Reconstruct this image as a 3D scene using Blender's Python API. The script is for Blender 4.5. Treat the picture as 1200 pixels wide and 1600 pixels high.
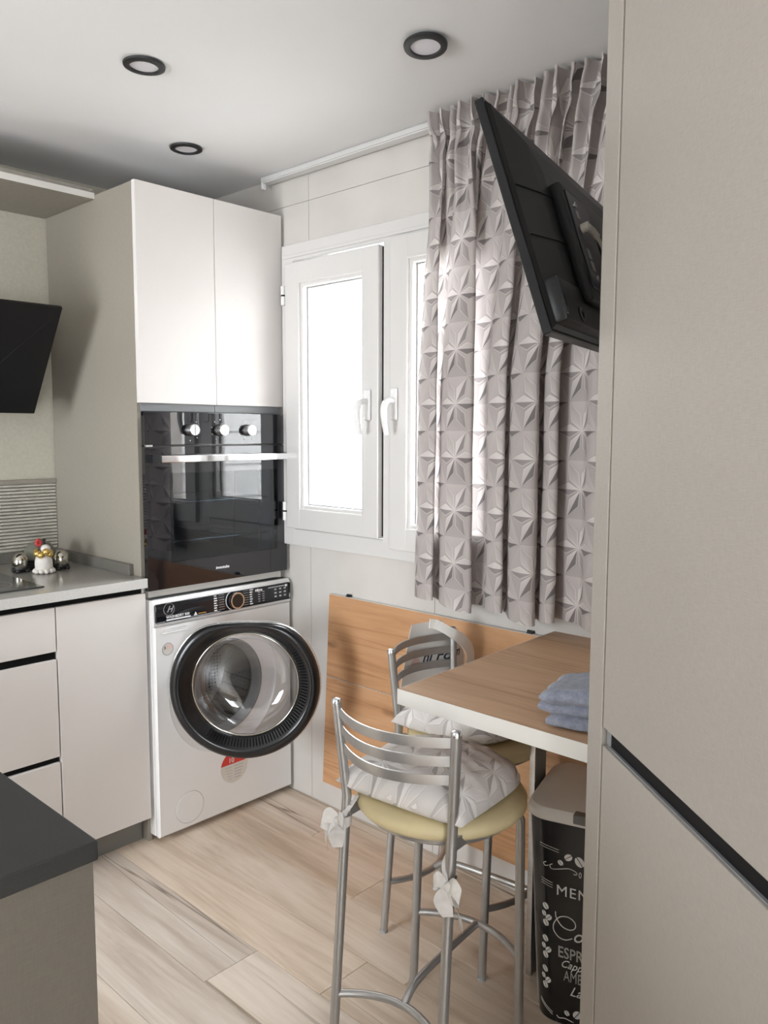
import bpy, bmesh, math, random
from mathutils import Matrix, Vector
PI = math.pi
R = math.radians
random.seed(7)
for o in list(bpy.data.objects):
    bpy.data.objects.remove(o)
SC = bpy.context.scene
COL = SC.collection

# ------------------------------------------------------------------ camera
cam_data = bpy.data.cameras.new('camera')
cam = bpy.data.objects.new('camera', cam_data)
COL.objects.link(cam)
yaw, pitch, roll = R(43.0249), R(5.668), R(0.166)
fw = Vector((math.cos(yaw) * math.cos(pitch), math.sin(yaw) * math.cos(pitch), -math.sin(pitch)))
rt0 = Vector((math.sin(yaw), -math.cos(yaw), 0))
up0 = rt0.cross(fw)
rt = rt0 * math.cos(roll) + up0 * math.sin(roll)
up = up0 * math.cos(roll) - rt0 * math.sin(roll)
m = Matrix.Identity(4)
for i in range(3):
    m[i][0], m[i][1], m[i][2] = rt[i], up[i], -fw[i]
m.translation = (0, 0, 1.40)
cam.matrix_world = m
cam_data.sensor_fit = 'VERTICAL'
cam_data.sensor_height = 24.0
cam_data.lens = 1257.02 / 1600 * 24.0
cam_data.clip_start = 0.02
SC.camera = cam

# ------------------------------------------------------------------ light
SKY = 11.3
world = bpy.data.worlds.new('world')
SC.world = world
world.use_nodes = True
bg = world.node_tree.nodes['Background']
bg.inputs[0].default_value = (0.90, 0.95, 1.0, 1)
bg.inputs[1].default_value = SKY


def area_light(name, loc, target, sx, sy, power, color):
    l = bpy.data.lights.new(name, 'AREA')
    l.shape = 'RECTANGLE'
    l.size, l.size_y = sx, sy
    l.energy = power
    l.color = color
    o = bpy.data.objects.new(name, l)
    COL.objects.link(o)
    o.location = loc
    o.rotation_euler = (Vector(target) - Vector(loc)).to_track_quat('-Z', 'Y').to_euler()
    return o


# portals guide the daylight sampling through the kitchen window and two unseen openings added for fill light
for nm, loc, tgt, sx, sy in (('window_portal', (2.215, 1.8185, 1.5275), (0, 1.8185, 1.5275), 1.067, 1.10),
                             ('left_fill_portal', (-2.01, 1.93, 1.175), (0, 1.93, 1.175), 0.96, 1.25),
                             ('rear_fill_portal', (-1.20, -2.21, 1.125), (-1.20, 0, 1.125), 1.0, 1.25)):
    pl_ = area_light(nm, loc, tgt, sx, sy, 1, (1, 1, 1))
    pl_.data.cycles.is_portal = True

SC.view_settings.view_transform = 'Standard'
SC.view_settings.look = 'None'
SC.view_settings.gamma = 1.0
SC.view_settings.use_curve_mapping = False
SC.view_settings.exposure = 1.0
SC.cycles.max_bounces = 9
SC.cycles.diffuse_bounces = 5
SC.cycles.transparent_max_bounces = 12
SC.cycles.caustics_reflective = False
SC.cycles.caustics_refractive = False
SC.cycles.sample_clamp_indirect = 6.0
SC.cycles.use_denoising = True

# ------------------------------------------------------------------ node helpers


class S:
    """a float socket with arithmetic"""
    def __init__(self, nt, sock):
        self.nt, self.s = nt, sock

    def _op(self, op, *others):
        n = self.nt.nodes.new('ShaderNodeMath')
        n.operation = op
        self.nt.links.new(self.s, n.inputs[0])
        for i, b in enumerate(others):
            if isinstance(b, S):
                self.nt.links.new(b.s, n.inputs[i + 1])
            else:
                n.inputs[i + 1].default_value = b
        return S(self.nt, n.outputs[0])

    def __add__(self, b): return self._op('ADD', b)
    def __sub__(self, b): return self._op('SUBTRACT', b)
    def __mul__(self, b): return self._op('MULTIPLY', b)
    def __truediv__(self, b): return self._op('DIVIDE', b)
    def mod(self, b): return self._op('FLOORED_MODULO', b)
    def lt(self, b): return self._op('LESS_THAN', b)
    def gt(self, b): return self._op('GREATER_THAN', b)
    def min(self, b): return self._op('MINIMUM', b)
    def max(self, b): return self._op('MAXIMUM', b)
    def abs(self): return self._op('ABSOLUTE')
    def sin(self): return self._op('SINE')
    def cos(self): return self._op('COSINE')
    def sqrt(self): return self._op('SQRT')
    def floor(self): return self._op('FLOOR')
    def sign(self): return self._op('SIGN')
    def atan2(self, b): return self._op('ARCTAN2', b)
    def mix(self, a, b): return (a * (self * -1 + 1)) + (b * self)


def new_mat(name):
    mt = bpy.data.materials.new(name)
    mt.use_nodes = True
    nt = mt.node_tree
    return mt, nt, nt.nodes['Principled BSDF'], nt.nodes['Material Output']


def node(nt, kind, **kw):
    n = nt.nodes.new(kind)
    for k, v in kw.items():
        setattr(n, k, v)
    return n


def ramp(nt, fac, stops):
    n = nt.nodes.new('ShaderNodeValToRGB')
    el = n.color_ramp.elements
    while len(el) < len(stops):
        el.new(0.5)
    for e, (p, c) in zip(el, stops):
        e.position = p
        e.color = (*c, 1)
    nt.links.new(fac, n.inputs[0])
    return n.outputs[0]


def bump(nt, bs, h, strength=0.2, dist=0.002):
    b = nt.nodes.new('ShaderNodeBump')
    b.inputs['Strength'].default_value = strength
    b.inputs['Distance'].default_value = dist
    nt.links.new(h, b.inputs['Height'])
    nt.links.new(b.outputs[0], bs.inputs['Normal'])


def noise(nt, vec=None, scale=10, detail=3, rough=0.5, dist=0.0):
    n = nt.nodes.new('ShaderNodeTexNoise')
    n.inputs['Scale'].default_value = scale
    n.inputs['Detail'].default_value = detail
    n.inputs['Roughness'].default_value = rough
    n.inputs['Distortion'].default_value = dist
    if vec is not None:
        nt.links.new(vec, n.inputs['Vector'])
    return n.outputs[0]


def mapping(nt, src='Object', scale=(1, 1, 1), loc=(0, 0, 0)):
    t = nt.nodes.new('ShaderNodeTexCoord')
    mp = nt.nodes.new('ShaderNodeMapping')
    mp.inputs['Scale'].default_value = scale
    mp.inputs['Location'].default_value = loc
    nt.links.new(t.outputs[src], mp.inputs[0])
    return mp.outputs[0]


def plain(name, col, rough=0.5, metal=0.0, spec=0.5, var=0.0, vscale=8, bstr=0.0, bscale=60, stretch=(1, 1, 1), coat=0.0):
    mt, nt, bs, out = new_mat(name)
    bs.inputs['Base Color'].default_value = (*col, 1)
    bs.inputs['Roughness'].default_value = rough
    bs.inputs['Metallic'].default_value = metal
    bs.inputs['Specular IOR Level'].default_value = spec
    bs.inputs['Coat Weight'].default_value = coat
    if var > 0:
        v = mapping(nt, scale=stretch)
        f = noise(nt, v, vscale, 4)
        c = ramp(nt, f, [(0.3, tuple(x * (1 - var) for x in col)), (0.7, tuple(min(1, x * (1 + var)) for x in col))])
        nt.links.new(c, bs.inputs['Base Color'])
    if bstr > 0:
        v = mapping(nt, scale=stretch)
        bump(nt, bs, noise(nt, v, bscale, 3), bstr, 0.001)
    return mt


def linen(name, col, rough=0.55):
    """cabinet board with a fine woven print"""
    mt, nt, bs, out = new_mat(name)
    a = noise(nt, mapping(nt, scale=(900, 900, 60)), 1, 2)
    b = noise(nt, mapping(nt, scale=(60, 60, 900)), 1, 2)
    c = noise(nt, mapping(nt), 3, 2)
    f = (S(nt, a) + S(nt, b)) * 0.42 + S(nt, c) * 0.16
    cc = ramp(nt, f.s, [(0.3, tuple(x * 0.86 for x in col)), (0.7, tuple(min(1, x * 1.12) for x in col))])
    nt.links.new(cc, bs.inputs['Base Color'])
    bs.inputs['Roughness'].default_value = rough
    bump(nt, bs, f.s, 0.12, 0.0006)
    return mt


def wood(name, c0, c1, c2, axis='Y', rough=0.45, knots=True, perobj=False):
    mt, nt, bs, out = new_mat(name)
    sc = {'X': (0.7, 9, 9), 'Y': (9, 0.7, 9), 'Z': (9, 9, 0.7)}[axis]
    v = mapping(nt, scale=sc)
    rnd = None
    if perobj:
        oi = nt.nodes.new('ShaderNodeObjectInfo')
        rnd = oi.outputs['Random']
        sh = nt.nodes.new('ShaderNodeVectorMath')
        sh.operation = 'ADD'
        cx = nt.nodes.new('ShaderNodeCombineXYZ')
        k = S(nt, rnd) * 57.0
        for i in range(3):
            nt.links.new(k.s, cx.inputs[i])
        nt.links.new(v, sh.inputs[0])
        nt.links.new(cx.outputs[0], sh.inputs[1])
        v = sh.outputs[0]
    g = noise(nt, v, 1.1, 5, 0.6, 1.6)
    fine = noise(nt, v, 9.0, 4, 0.6, 0.3)
    f = S(nt, g) * 0.75 + S(nt, fine) * 0.25
    col = ramp(nt, f.s, [(0.33, c0), (0.5, c1), (0.68, c2)])
    mixn = node(nt, 'ShaderNodeMix', data_type='RGBA', blend_type='MULTIPLY')
    nt.links.new(col, mixn.inputs[6])
    mixn.inputs[0].default_value = 1.0
    # dark cracks along the grain
    st_ = nt.nodes.new('ShaderNodeVectorMath')
    st_.operation = 'MULTIPLY'
    st_.inputs[1].default_value = {'X': (0.35, 1, 1), 'Y': (1, 0.35, 1), 'Z': (1, 1, 0.35)}[axis]
    nt.links.new(v, st_.inputs[0])
    ck = noise(nt, st_.outputs[0], 0.55, 4, 0.55, 0.3)
    line = (S(nt, ck) - 0.5).abs()
    msk = noise(nt, v, 0.40, 1)
    crack = ramp(nt, (line + (S(nt, msk) - 0.50).max(0.0) * 0.25).s, [(0.0, (0.42, 0.36, 0.30) if not knots else (0.78, 0.72, 0.66)), (0.008, (1, 1, 1))])
    last = crack
    if knots:
        kv = mapping(nt, scale={'X': (2.4, 7, 7), 'Y': (7, 2.4, 7), 'Z': (7, 7, 2.4)}[axis])
        vo = node(nt, 'ShaderNodeTexVoronoi')
        vo.inputs['Scale'].default_value = 1.0
        wv = nt.nodes.new('ShaderNodeVectorMath')
        wv.operation = 'ADD'
        nz = nt.nodes.new('ShaderNodeTexNoise')
        nz.inputs['Scale'].default_value = 3
        nt.links.new(kv, nz.inputs['Vector'])
        nt.links.new(kv, wv.inputs[0])
        sc2 = nt.nodes.new('ShaderNodeVectorMath')
        sc2.operation = 'SCALE'
        sc2.inputs[3].default_value = 0.25
        nt.links.new(nz.outputs['Color'], sc2.inputs[0])
        nt.links.new(sc2.outputs[0], wv.inputs[1])
        nt.links.new(wv.outputs[0], vo.inputs['Vector'])
        kc = ramp(nt, vo.outputs['Distance'], [(0.03, (0.22, 0.15, 0.10)), (0.16, (1, 1, 1))])
        m2 = node(nt, 'ShaderNodeMix', data_type='RGBA', blend_type='MULTIPLY')
        m2.inputs[0].default_value = 0.85
        nt.links.new(crack, m2.inputs[6])
        nt.links.new(kc, m2.inputs[7])
        last = m2.outputs[2]
    nt.links.new(last, mixn.inputs[7])
    res = mixn.outputs[2]
    if perobj:
        hs = nt.nodes.new('ShaderNodeHueSaturation')
        nt.links.new(res, hs.inputs['Color'])
        nt.links.new((S(nt, rnd) * 0.26 + 0.86).s, hs.inputs['Value'])
        nt.links.new(((S(nt, rnd) * 7.3).mod(1.0) * 0.4 + 0.75).s, hs.inputs['Saturation'])
        res = hs.outputs[0]
    nt.links.new(res, bs.inputs['Base Color'])
    bs.inputs['Roughness'].default_value = rough
    bs.inputs['Specular IOR Level'].default_value = 0.35
    bump(nt, bs, f.s, 0.15, 0.0008)
    return mt


def flower_fabric(name, a, light, mid, dark, trans=0.35):
    """printed cloth: six-petalled folded-paper stars on a hexagonal lattice, in UV metres"""
    mt, nt, bs, out = new_mat(name)
    uv = nt.nodes.new('ShaderNodeUVMap')
    sp = nt.nodes.new('ShaderNodeSeparateXYZ')
    nt.links.new(uv.outputs[0], sp.inputs[0])
    x, y = S(nt, sp.outputs[0]), S(nt, sp.outputs[1])
    w, h = a * math.sqrt(3), a
    x1, y1 = (x + w / 2).mod(w) - w / 2, (y + h / 2).mod(h) - h / 2
    x2, y2 = x.mod(w) - w / 2, y.mod(h) - h / 2
    l1, l2 = x1 * x1 + y1 * y1, x2 * x2 + y2 * y2
    t = l2.lt(l1)
    dx, dy = t.mix(x1, x2), t.mix(y1, y2)
    r = (dx * dx + dy * dy).sqrt()
    th = dy.atan2(dx) + R(390)
    idx = (th / R(60)).floor()
    ph = th - idx * R(60) - R(30)
    px, py = r * ph.cos(), r * ph.sin()
    L = a * 0.575
    wid = px.min((px * -1 + L) * 0.85) * 0.46
    ins = (wid - py.abs()).gt(0)
    ctr = idx * R(60)
    sh_p = ((ctr + py.sign() * R(68) - R(125)).cos()) * 0.5 + 0.5
    wedge = (th / R(60) - 0.5).floor() * R(60)
    sh_b = ((wedge + R(30) - R(70)).cos()) * 0.07 + 0.47 + r * (0.16 / a)
    edge = ((wid - py.abs()).abs() * (1.0 / 0.004)).min(1.0)
    rim = ((wid - py.abs()) * (1.0 / 0.0045)).max(0.0).min(1.0)
    petal = rim.mix(sh_p * 0.15 + 0.74, sh_p * 0.66 + 0.16)
    val = ins.mix(sh_b * (edge * 0.14 + 0.86), petal * ((r * (0.7 / a)) * -1 + 1.18))
    nz = noise(nt, uv.outputs[0], 9, 3)
    val = val + (S(nt, nz) - 0.5) * 0.16
    col = ramp(nt, val.s, [(0.12, dark), (0.52, mid), (0.86, light)])
    nt.links.new(col, bs.inputs['Base Color'])
    bs.inputs['Roughness'].default_value = 0.9
    bs.inputs['Specular IOR Level'].default_value = 0.15
    wv = noise(nt, uv.outputs[0], 900, 1)
    bump(nt, bs, wv, 0.1, 0.0006)
    if trans > 0:
        tr = nt.nodes.new('ShaderNodeBsdfTranslucent')
        nt.links.new(col, tr.inputs[0])
        mx = nt.nodes.new('ShaderNodeMixShader')
        mx.inputs[0].default_value = trans
        nt.links.new(bs.outputs[0], mx.inputs[1])
        nt.links.new(tr.outputs[0], mx.inputs[2])
        nt.links.new(mx.outputs[0], out.inputs[0])
    return mt


def glass_pane(name, tint=(1, 1, 1), refl=1.0):
    mt, nt, bs, out = new_mat(name)
    tr = nt.nodes.new('ShaderNodeBsdfTransparent')
    tr.inputs[0].default_value = (*tint, 1)
    gl = nt.nodes.new('ShaderNodeBsdfGlossy')
    gl.inputs['Roughness'].default_value = 0.0
    fr = nt.nodes.new('ShaderNodeFresnel')
    fr.inputs[0].default_value = 1.5
    geo = nt.nodes.new('ShaderNodeNewGeometry')
    k = S(nt, fr.outputs[0]) * (S(nt, geo.outputs['Backfacing']) * -1 + 1) * refl
    mx = nt.nodes.new('ShaderNodeMixShader')
    nt.links.new(k.s, mx.inputs[0])
    nt.links.new(tr.outputs[0], mx.inputs[1])
    nt.links.new(gl.outputs[0], mx.inputs[2])
    nt.links.new(mx.outputs[0], out.inputs[0])
    return mt


M = {}
M['ceiling'] = plain('ceiling_paint', (0.73, 0.725, 0.72), 0.9, var=0.02, vscale=2)
M['wall_tile'] = plain('wall_tile_grey', (0.60, 0.57, 0.535), 0.6, var=0.06, vscale=4, bstr=0.05, bscale=90)
M['grout'] = plain('grout', (0.40, 0.37, 0.34), 0.9, var=0.05)
M['wall_back'] = plain('cream_wall', (0.55, 0.52, 0.43), 0.75, var=0.05, vscale=90, bstr=0.1, bscale=250)
M['splash'] = plain('ribbed_tile', (0.56, 0.53, 0.47), 0.6, var=0.14, vscale=40, stretch=(0.6, 1, 3))
M['plaster'] = plain('plaster', (0.72, 0.70, 0.67), 0.9, var=0.03)
M['exterior'] = plain('exterior_render', (0.60, 0.59, 0.57), 0.9, var=0.04, vscale=3)
M['plank'] = wood('floor_plank_oak', (0.54, 0.42, 0.31), (0.72, 0.595, 0.475), (0.83, 0.72, 0.61), 'Y', 0.38, False, True)
M['subfloor'] = plain('floor_underlay', (0.10, 0.08, 0.06), 0.9, var=0.1)
M['oak'] = wood('oak_board', (0.44, 0.23, 0.11), (0.55, 0.305, 0.155), (0.62, 0.37, 0.21), 'Y', 0.45)
M['table_oak'] = wood('table_oak', (0.46, 0.275, 0.155), (0.59, 0.37, 0.22), (0.68, 0.455, 0.29), 'Y', 0.4)
M['edge_white'] = plain('white_edging', (0.70, 0.68, 0.64), 0.5, var=0.02)
M['door_white'] = plain('cabinet_white', (0.745, 0.71, 0.685), 0.65, spec=0.2, var=0.015, vscale=3)
M['linen'] = linen('linen_board', (0.31, 0.28, 0.235))
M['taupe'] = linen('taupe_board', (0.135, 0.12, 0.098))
M['linen_light'] = linen('linen_board_light', (0.35, 0.32, 0.285), 0.42)
M['grey_metal'] = plain('grey_profile', (0.22, 0.225, 0.235), 0.5, 0.0, var=0.03)
M['black_profile'] = plain('black_profile', (0.007, 0.007, 0.008), 0.5, spec=0.15, var=0.1)
M['plinth'] = plain('grey_plinth', (0.20, 0.195, 0.18), 0.5, var=0.06)
M['counter'] = plain('grey_stone_counter', (0.34, 0.325, 0.30), 0.2, var=0.10, vscale=260, coat=0.15)
M['upstand'] = plain('taupe_stone_upstand', (0.16, 0.15, 0.132), 0.35, var=0.10, vscale=260)
M['rail'] = plain('rail_white', (0.62, 0.61, 0.60), 0.4, var=0.02)
M['counter_edge'] = plain('pale_stone_nosing', (0.62, 0.61, 0.59), 0.35, var=0.08, vscale=200)
M['island_top'] = plain('charcoal_stone', (0.025, 0.0245, 0.0235), 0.6, var=0.12, vscale=300)
M['black_glass'] = plain('black_glass', (0.006, 0.006, 0.009), 0.02, spec=0.95, var=0.05)
M['hob_glass'] = plain('hob_glass', (0.05, 0.05, 0.048), 0.12, var=0.15, vscale=3, stretch=(1, 12, 1))
M['matt_black'] = plain('matt_black', (0.012, 0.012, 0.012), 0.45, var=0.15)
M['hood_black'] = plain('hood_black_glass', (0.010, 0.010, 0.011), 0.32, spec=0.25, var=0.1)
M['chrome'] = plain('chrome', (0.80, 0.80, 0.80), 0.08, 1.0, var=0.02)
M['steel'] = plain('brushed_steel', (0.62, 0.62, 0.63), 0.25, 1.0, var=0.06, vscale=4, stretch=(1, 1, 40))
M['pipe'] = plain('satin_grey_tube', (0.44, 0.43, 0.42), 0.36, 0.75, var=0.05, vscale=30)
M['pvc'] = plain('white_pvc', (0.66, 0.645, 0.63), 0.3, var=0.015)
M['pvc_handle'] = plain('white_handle', (0.80, 0.79, 0.79), 0.25, var=0.01)
M['gasket'] = plain('glazing_gasket', (0.30, 0.30, 0.30), 0.6, var=0.05)
M['pane'] = glass_pane('window_glass')
M['oven_window'] = glass_pane('oven_window_glass', (0.34, 0.39, 0.43), 1.7)
mt, nt, bs, out = new_mat('porthole_glass')
tr = nt.nodes.new('ShaderNodeBsdfTransparent')
tr.inputs[0].default_value = (0.84, 0.85, 0.88, 1)
gl = nt.nodes.new('ShaderNodeBsdfGlossy')
gl.inputs['Roughness'].default_value = 0.04
lw = nt.nodes.new('ShaderNodeLayerWeight')
fc = S(nt, lw.outputs['Facing'])
mx = nt.nodes.new('ShaderNodeMixShader')
nt.links.new((fc * fc * 0.75 + 0.12).s, mx.inputs[0])
nt.links.new(tr.outputs[0], mx.inputs[1])
nt.links.new(gl.outputs[0], mx.inputs[2])
nt.links.new(mx.outputs[0], out.inputs[0])
M['bowl_glass'] = mt
M['cavity'] = plain('oven_enamel', (0.50, 0.56, 0.60), 0.4, var=0.05)
M['white_enamel'] = plain('white_enamel', (0.80, 0.79, 0.78), 0.25, var=0.01, coat=0.2)
mt, nt, bs, out = new_mat('drum_steel')
vo = node(nt, 'ShaderNodeTexVoronoi')
vo.inputs['Scale'].default_value = 75
vo.inputs['Randomness'].default_value = 0.15
nt.links.new(mapping(nt), vo.inputs['Vector'])
c = ramp(nt, vo.outputs['Distance'], [(0.22, (0.03, 0.03, 0.03)), (0.30, (0.58, 0.57, 0.55))])
nt.links.new(c, bs.inputs['Base Color'])
bs.inputs['Metallic'].default_value = 0.9
bs.inputs['Roughness'].default_value = 0.25
M['drum'] = mt
M['rubber'] = plain('grey_rubber', (0.22, 0.22, 0.22), 0.6, var=0.1)
M['panel_black'] = plain('panel_black', (0.010, 0.011, 0.015), 0.07, spec=0.6, var=0.05)
M['door_black'] = plain('porthole_black', (0.010, 0.010, 0.011), 0.22, var=0.1)
M['print_white'] = plain('white_print', (0.80, 0.80, 0.80), 0.6, var=0.02)
M['print_grey'] = plain('grey_print', (0.42, 0.42, 0.42), 0.6, var=0.05)
M['print_red'] = plain('red_print', (0.62, 0.04, 0.03), 0.5, var=0.05)
M['sticker'] = plain('sticker_white', (0.66, 0.62, 0.56), 0.4, var=0.02)
M['curtain'] = flower_fabric('curtain_fabric', 0.156, (0.74, 0.69, 0.67), (0.50, 0.455, 0.44), (0.19, 0.17, 0.17), 0.24)
M['cushion'] = flower_fabric('cushion_fabric', 0.14, (0.86, 0.83, 0.81), (0.70, 0.665, 0.645), (0.40, 0.375, 0.365), 0.0)
M['ribbon'] = plain('ribbon_cloth', (0.62, 0.59, 0.56), 0.9, var=0.12, vscale=30)
M['foam'] = plain('cream_vinyl', (0.66, 0.56, 0.33), 0.55, var=0.06, vscale=12)
M['bag'] = plain('white_bag', (0.80, 0.77, 0.73), 0.7, var=0.03)
M['ink'] = plain('dark_ink', (0.03, 0.045, 0.07), 0.6, var=0.1)
M['pink'] = plain('pink_print', (0.72, 0.50, 0.46), 0.7, var=0.1)
M['tv_black'] = plain('tv_black', (0.009, 0.009, 0.009), 0.4, spec=0.25, var=0.1, bstr=0.05, bscale=300)
M['tv_gloss'] = plain('tv_gloss', (0.006, 0.006, 0.007), 0.25, spec=0.3, var=0.1)
M['port'] = plain('port_panel', (0.014, 0.015, 0.024), 0.4, var=0.1)
M['cable'] = plain('white_cable', (0.55, 0.53, 0.48), 0.5, var=0.05)
M['bin_black'] = plain('bin_black', (0.012, 0.012, 0.013), 0.22, var=0.1)
M['bin_lid'] = plain('bin_lid_grey', (0.86, 0.84, 0.80), 0.45, var=0.03)
M['bin_tab'] = plain('bin_tab_grey', (0.20, 0.19, 0.18), 0.5, var=0.05)
M['ceramic'] = plain('white_ceramic', (0.74, 0.70, 0.65), 0.5, var=0.06, vscale=60, bstr=0.5, bscale=120)
M['gold'] = plain('gold_bead', (0.72, 0.50, 0.16), 0.25, 0.8, var=0.1, vscale=40)
M['red'] = plain('red_flower', (0.55, 0.05, 0.05), 0.5, var=0.15, vscale=60)
M['grey_dome'] = plain('grey_green_dome', (0.16, 0.16, 0.13), 0.3, var=0.1)
M['dark_chrome'] = plain('dark_chrome', (0.55, 0.53, 0.47), 0.1, 1.0, var=0.05)
M['lamp_off'] = plain('lamp_diffuser', (0.62, 0.60, 0.63), 0.5, var=0.02)
mt, nt, bs, out = new_mat('blue_terry')
v = mapping(nt)
c = ramp(nt, noise(nt, v, 60, 4, 0.7), [(0.3, (0.18, 0.20, 0.27)), (0.7, (0.35, 0.375, 0.46))])
nt.links.new(c, bs.inputs['Base Color'])
bs.inputs['Roughness'].default_value = 1.0
bs.inputs['Sheen Weight'].default_value = 0.4
bump(nt, bs, noise(nt, v, 420, 2, 0.7), 0.9, 0.003)
M['terry'] = mt

# ------------------------------------------------------------------ object helpers


def mw(o):
    mm = Matrix.Identity(4)
    while o:
        mm = o.matrix_basis @ mm
        o = o.parent
    return mm


def root(name, label, cat, loc=(0, 0, 0), rotz=0.0, group=None, mat=None):
    o = bpy.data.objects.new(name, None)
    COL.objects.link(o)
    o.empty_display_size = 0.05
    if mat is not None:
        o.matrix_basis = mat
    else:
        o.location = loc
        o.rotation_euler = (0, 0, rotz)
    o['label'] = label
    o['category'] = cat
    if group:
        o['group'] = group
    return o


def finish(name, bm, mat, parent=None, local=False, smooth=False, kind=None, label=None):
    """link a bmesh as ONE mesh object; coordinates are world unless local"""
    if parent is not None and not local:
        bm.transform(mw(parent).inverted())
    bmesh.ops.recalc_face_normals(bm, faces=bm.faces[:]) if smooth != 'keep' else None
    me = bpy.data.meshes.new(name)
    bm.to_mesh(me)
    bm.free()
    if smooth:
        for p in me.polygons:
            p.use_smooth = True
        if smooth != 'all' and smooth != 'keep':
            me.set_sharp_from_angle(angle=R(38))
    me.materials.append(M[mat] if isinstance(mat, str) else mat)
    o = bpy.data.objects.new(name, me)
    COL.objects.link(o)
    if parent is not None:
        o.parent = parent
    if kind:
        o['kind'] = kind
    if label:
        o['label'] = label
    return o


def tag(o, label, cat, group=None):
    o['label'] = label
    o['category'] = cat
    if group:
        o['group'] = group
    return o


def structure(name, bm, mat, parent=None, **kw):
    o = finish(name, bm, mat, parent, **kw)
    o['kind'] = 'structure'
    return o


def add_box(bm, x0, x1, y0, y1, z0, z1, bev=0.0, seg=2, mat=None):
    vs = [bm.verts.new((x, y, z)) for x in (x0, x1) for y in (y0, y1) for z in (z0, z1)]
    f = [(0, 1, 3, 2), (4, 6, 7, 5), (0, 4, 5, 1), (2, 3, 7, 6), (0, 2, 6, 4), (1, 5, 7, 3)]
    fs = [bm.faces.new([vs[i] for i in q]) for q in f]
    res = vs
    if bev > 0:
        es = list({e for fc in fs for e in fc.edges})
        r = bmesh.ops.bevel(bm, geom=es, offset=bev, segments=seg, affect='EDGES', profile=0.5)
        res = list({v for fc in r['faces'] for v in fc.verts} | {v for v in vs if v.is_valid})
    if mat is not None:
        bmesh.ops.transform(bm, matrix=mat, verts=res)
    return res


def box(x0, x1, y0, y1, z0, z1, bev=0.0, seg=2):
    bm = bmesh.new()
    add_box(bm, x0, x1, y0, y1, z0, z1, bev, seg)
    return bm


def add_ring_strip(bm, rings, closed=True, cap0=False, cap1=False, loop=False):
    """rings: list of point lists of equal length"""
    vr = [[bm.verts.new(p) for p in r] for r in rings]
    n = len(vr[0])
    pairs = list(zip(vr, vr[1:]))
    if loop:
        pairs.append((vr[-1], vr[0]))
    for a, b in pairs:
        for i in range(n if closed else n - 1):
            j = (i + 1) % n
            bm.faces.new((a[i], a[j], b[j], b[i]))
    if cap0:
        bm.faces.new(list(reversed(vr[0])))
    if cap1:
        bm.faces.new(vr[-1])
    return vr


def add_tube(bm, pts, rad, n=12, cap=True, rads=None):
    pts = [Vector(p) for p in pts]
    rings = []
    t0 = (pts[1] - pts[0]).normalized()
    nrm = t0.orthogonal().normalized()
    for i, p in enumerate(pts):
        if i == 0:
            t = t0
        elif i == len(pts) - 1:
            t = (pts[i] - pts[i - 1]).normalized()
        else:
            t = ((pts[i + 1] - p).normalized() + (p - pts[i - 1]).normalized()).normalized()
        nrm = (nrm - t * nrm.dot(t)).normalized()
        b = t.cross(nrm)
        r = rads[i] if rads else rad
        rings.append([p + (nrm * math.cos(2 * PI * k / n) + b * math.sin(2 * PI * k / n)) * r for k in range(n)])
    add_ring_strip(bm, rings, True, cap, cap)


def tube(pts, rad, n=12, rads=None):
    bm = bmesh.new()
    add_tube(bm, pts, rad, n, True, rads)
    return bm


def add_lathe(bm, prof, mat=None, n=32, cap0=True, cap1=True, a0=0, a1=2 * PI):
    """prof: (radius, height) pairs about z"""
    full = abs(a1 - a0 - 2 * PI) < 1e-6
    k = n if full else n + 1
    rings = []
    for r, h in prof:
        ring = []
        for i in range(k):
            a = a0 + (a1 - a0) * i / n
            p = Vector((r * math.cos(a), r * math.sin(a), h))
            ring.append(mat @ p if mat is not None else p)
        rings.append(ring)
    add_ring_strip(bm, rings, full, cap0 and prof[0][0] > 1e-6, cap1 and prof[-1][0] > 1e-6)


def lathe(prof, mat=None, n=32, **kw):
    bm = bmesh.new()
    add_lathe(bm, prof, mat, n, **kw)
    bmesh.ops.remove_doubles(bm, verts=bm.verts[:], dist=1e-6)
    return bm


def frame_mat(origin, xdir, ydir):
    x = Vector(xdir).normalized()
    y = Vector(ydir)
    y = (y - x * y.dot(x)).normalized()
    z = x.cross(y)
    mm = Matrix.Identity(4)
    for i in range(3):
        mm[i][0], mm[i][1], mm[i][2] = x[i], y[i], z[i]
    mm.translation = origin
    return mm


def catmull(pts, n=8):
    pts = [Vector(p) for p in pts]
    out = []
    for i in range(len(pts) - 1):
        p0 = pts[max(i - 1, 0)]
        p1, p2 = pts[i], pts[i + 1]
        p3 = pts[min(i + 2, len(pts) - 1)]
        for k in range(n):
            t = k / n
            out.append(0.5 * ((2 * p1) + (p2 - p0) * t + (2 * p0 - 5 * p1 + 4 * p2 - p3) * t * t + (3 * p1 - p0 - 3 * p2 + p3) * t ** 3))
    out.append(pts[-1])
    return out


def text_bm(string, size, mat, shear=0.0, bold=0.0, extrude=0.0004, align='LEFT', xscale=1.0, spacing=1.0):
    """text lying in the x-y plane of mat"""
    cu = bpy.data.curves.new('text', 'FONT')
    cu.body = string
    cu.size = size
    cu.shear = shear
    cu.offset = bold
    cu.extrude = extrude
    cu.align_x = align
    cu.resolution_u = 3
    cu.space_character = spacing
    o = bpy.data.objects.new('text', cu)
    COL.objects.link(o)
    dg = bpy.context.evaluated_depsgraph_get()
    me = bpy.data.meshes.new_from_object(o.evaluated_get(dg))
    bm = bmesh.new()
    bm.from_mesh(me)
    bpy.data.objects.remove(o)
    bpy.data.curves.remove(cu)
    bpy.data.meshes.remove(me)
    bm.transform(mat @ Matrix.Diagonal((xscale, 1, 1, 1)))
    return bm


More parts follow.
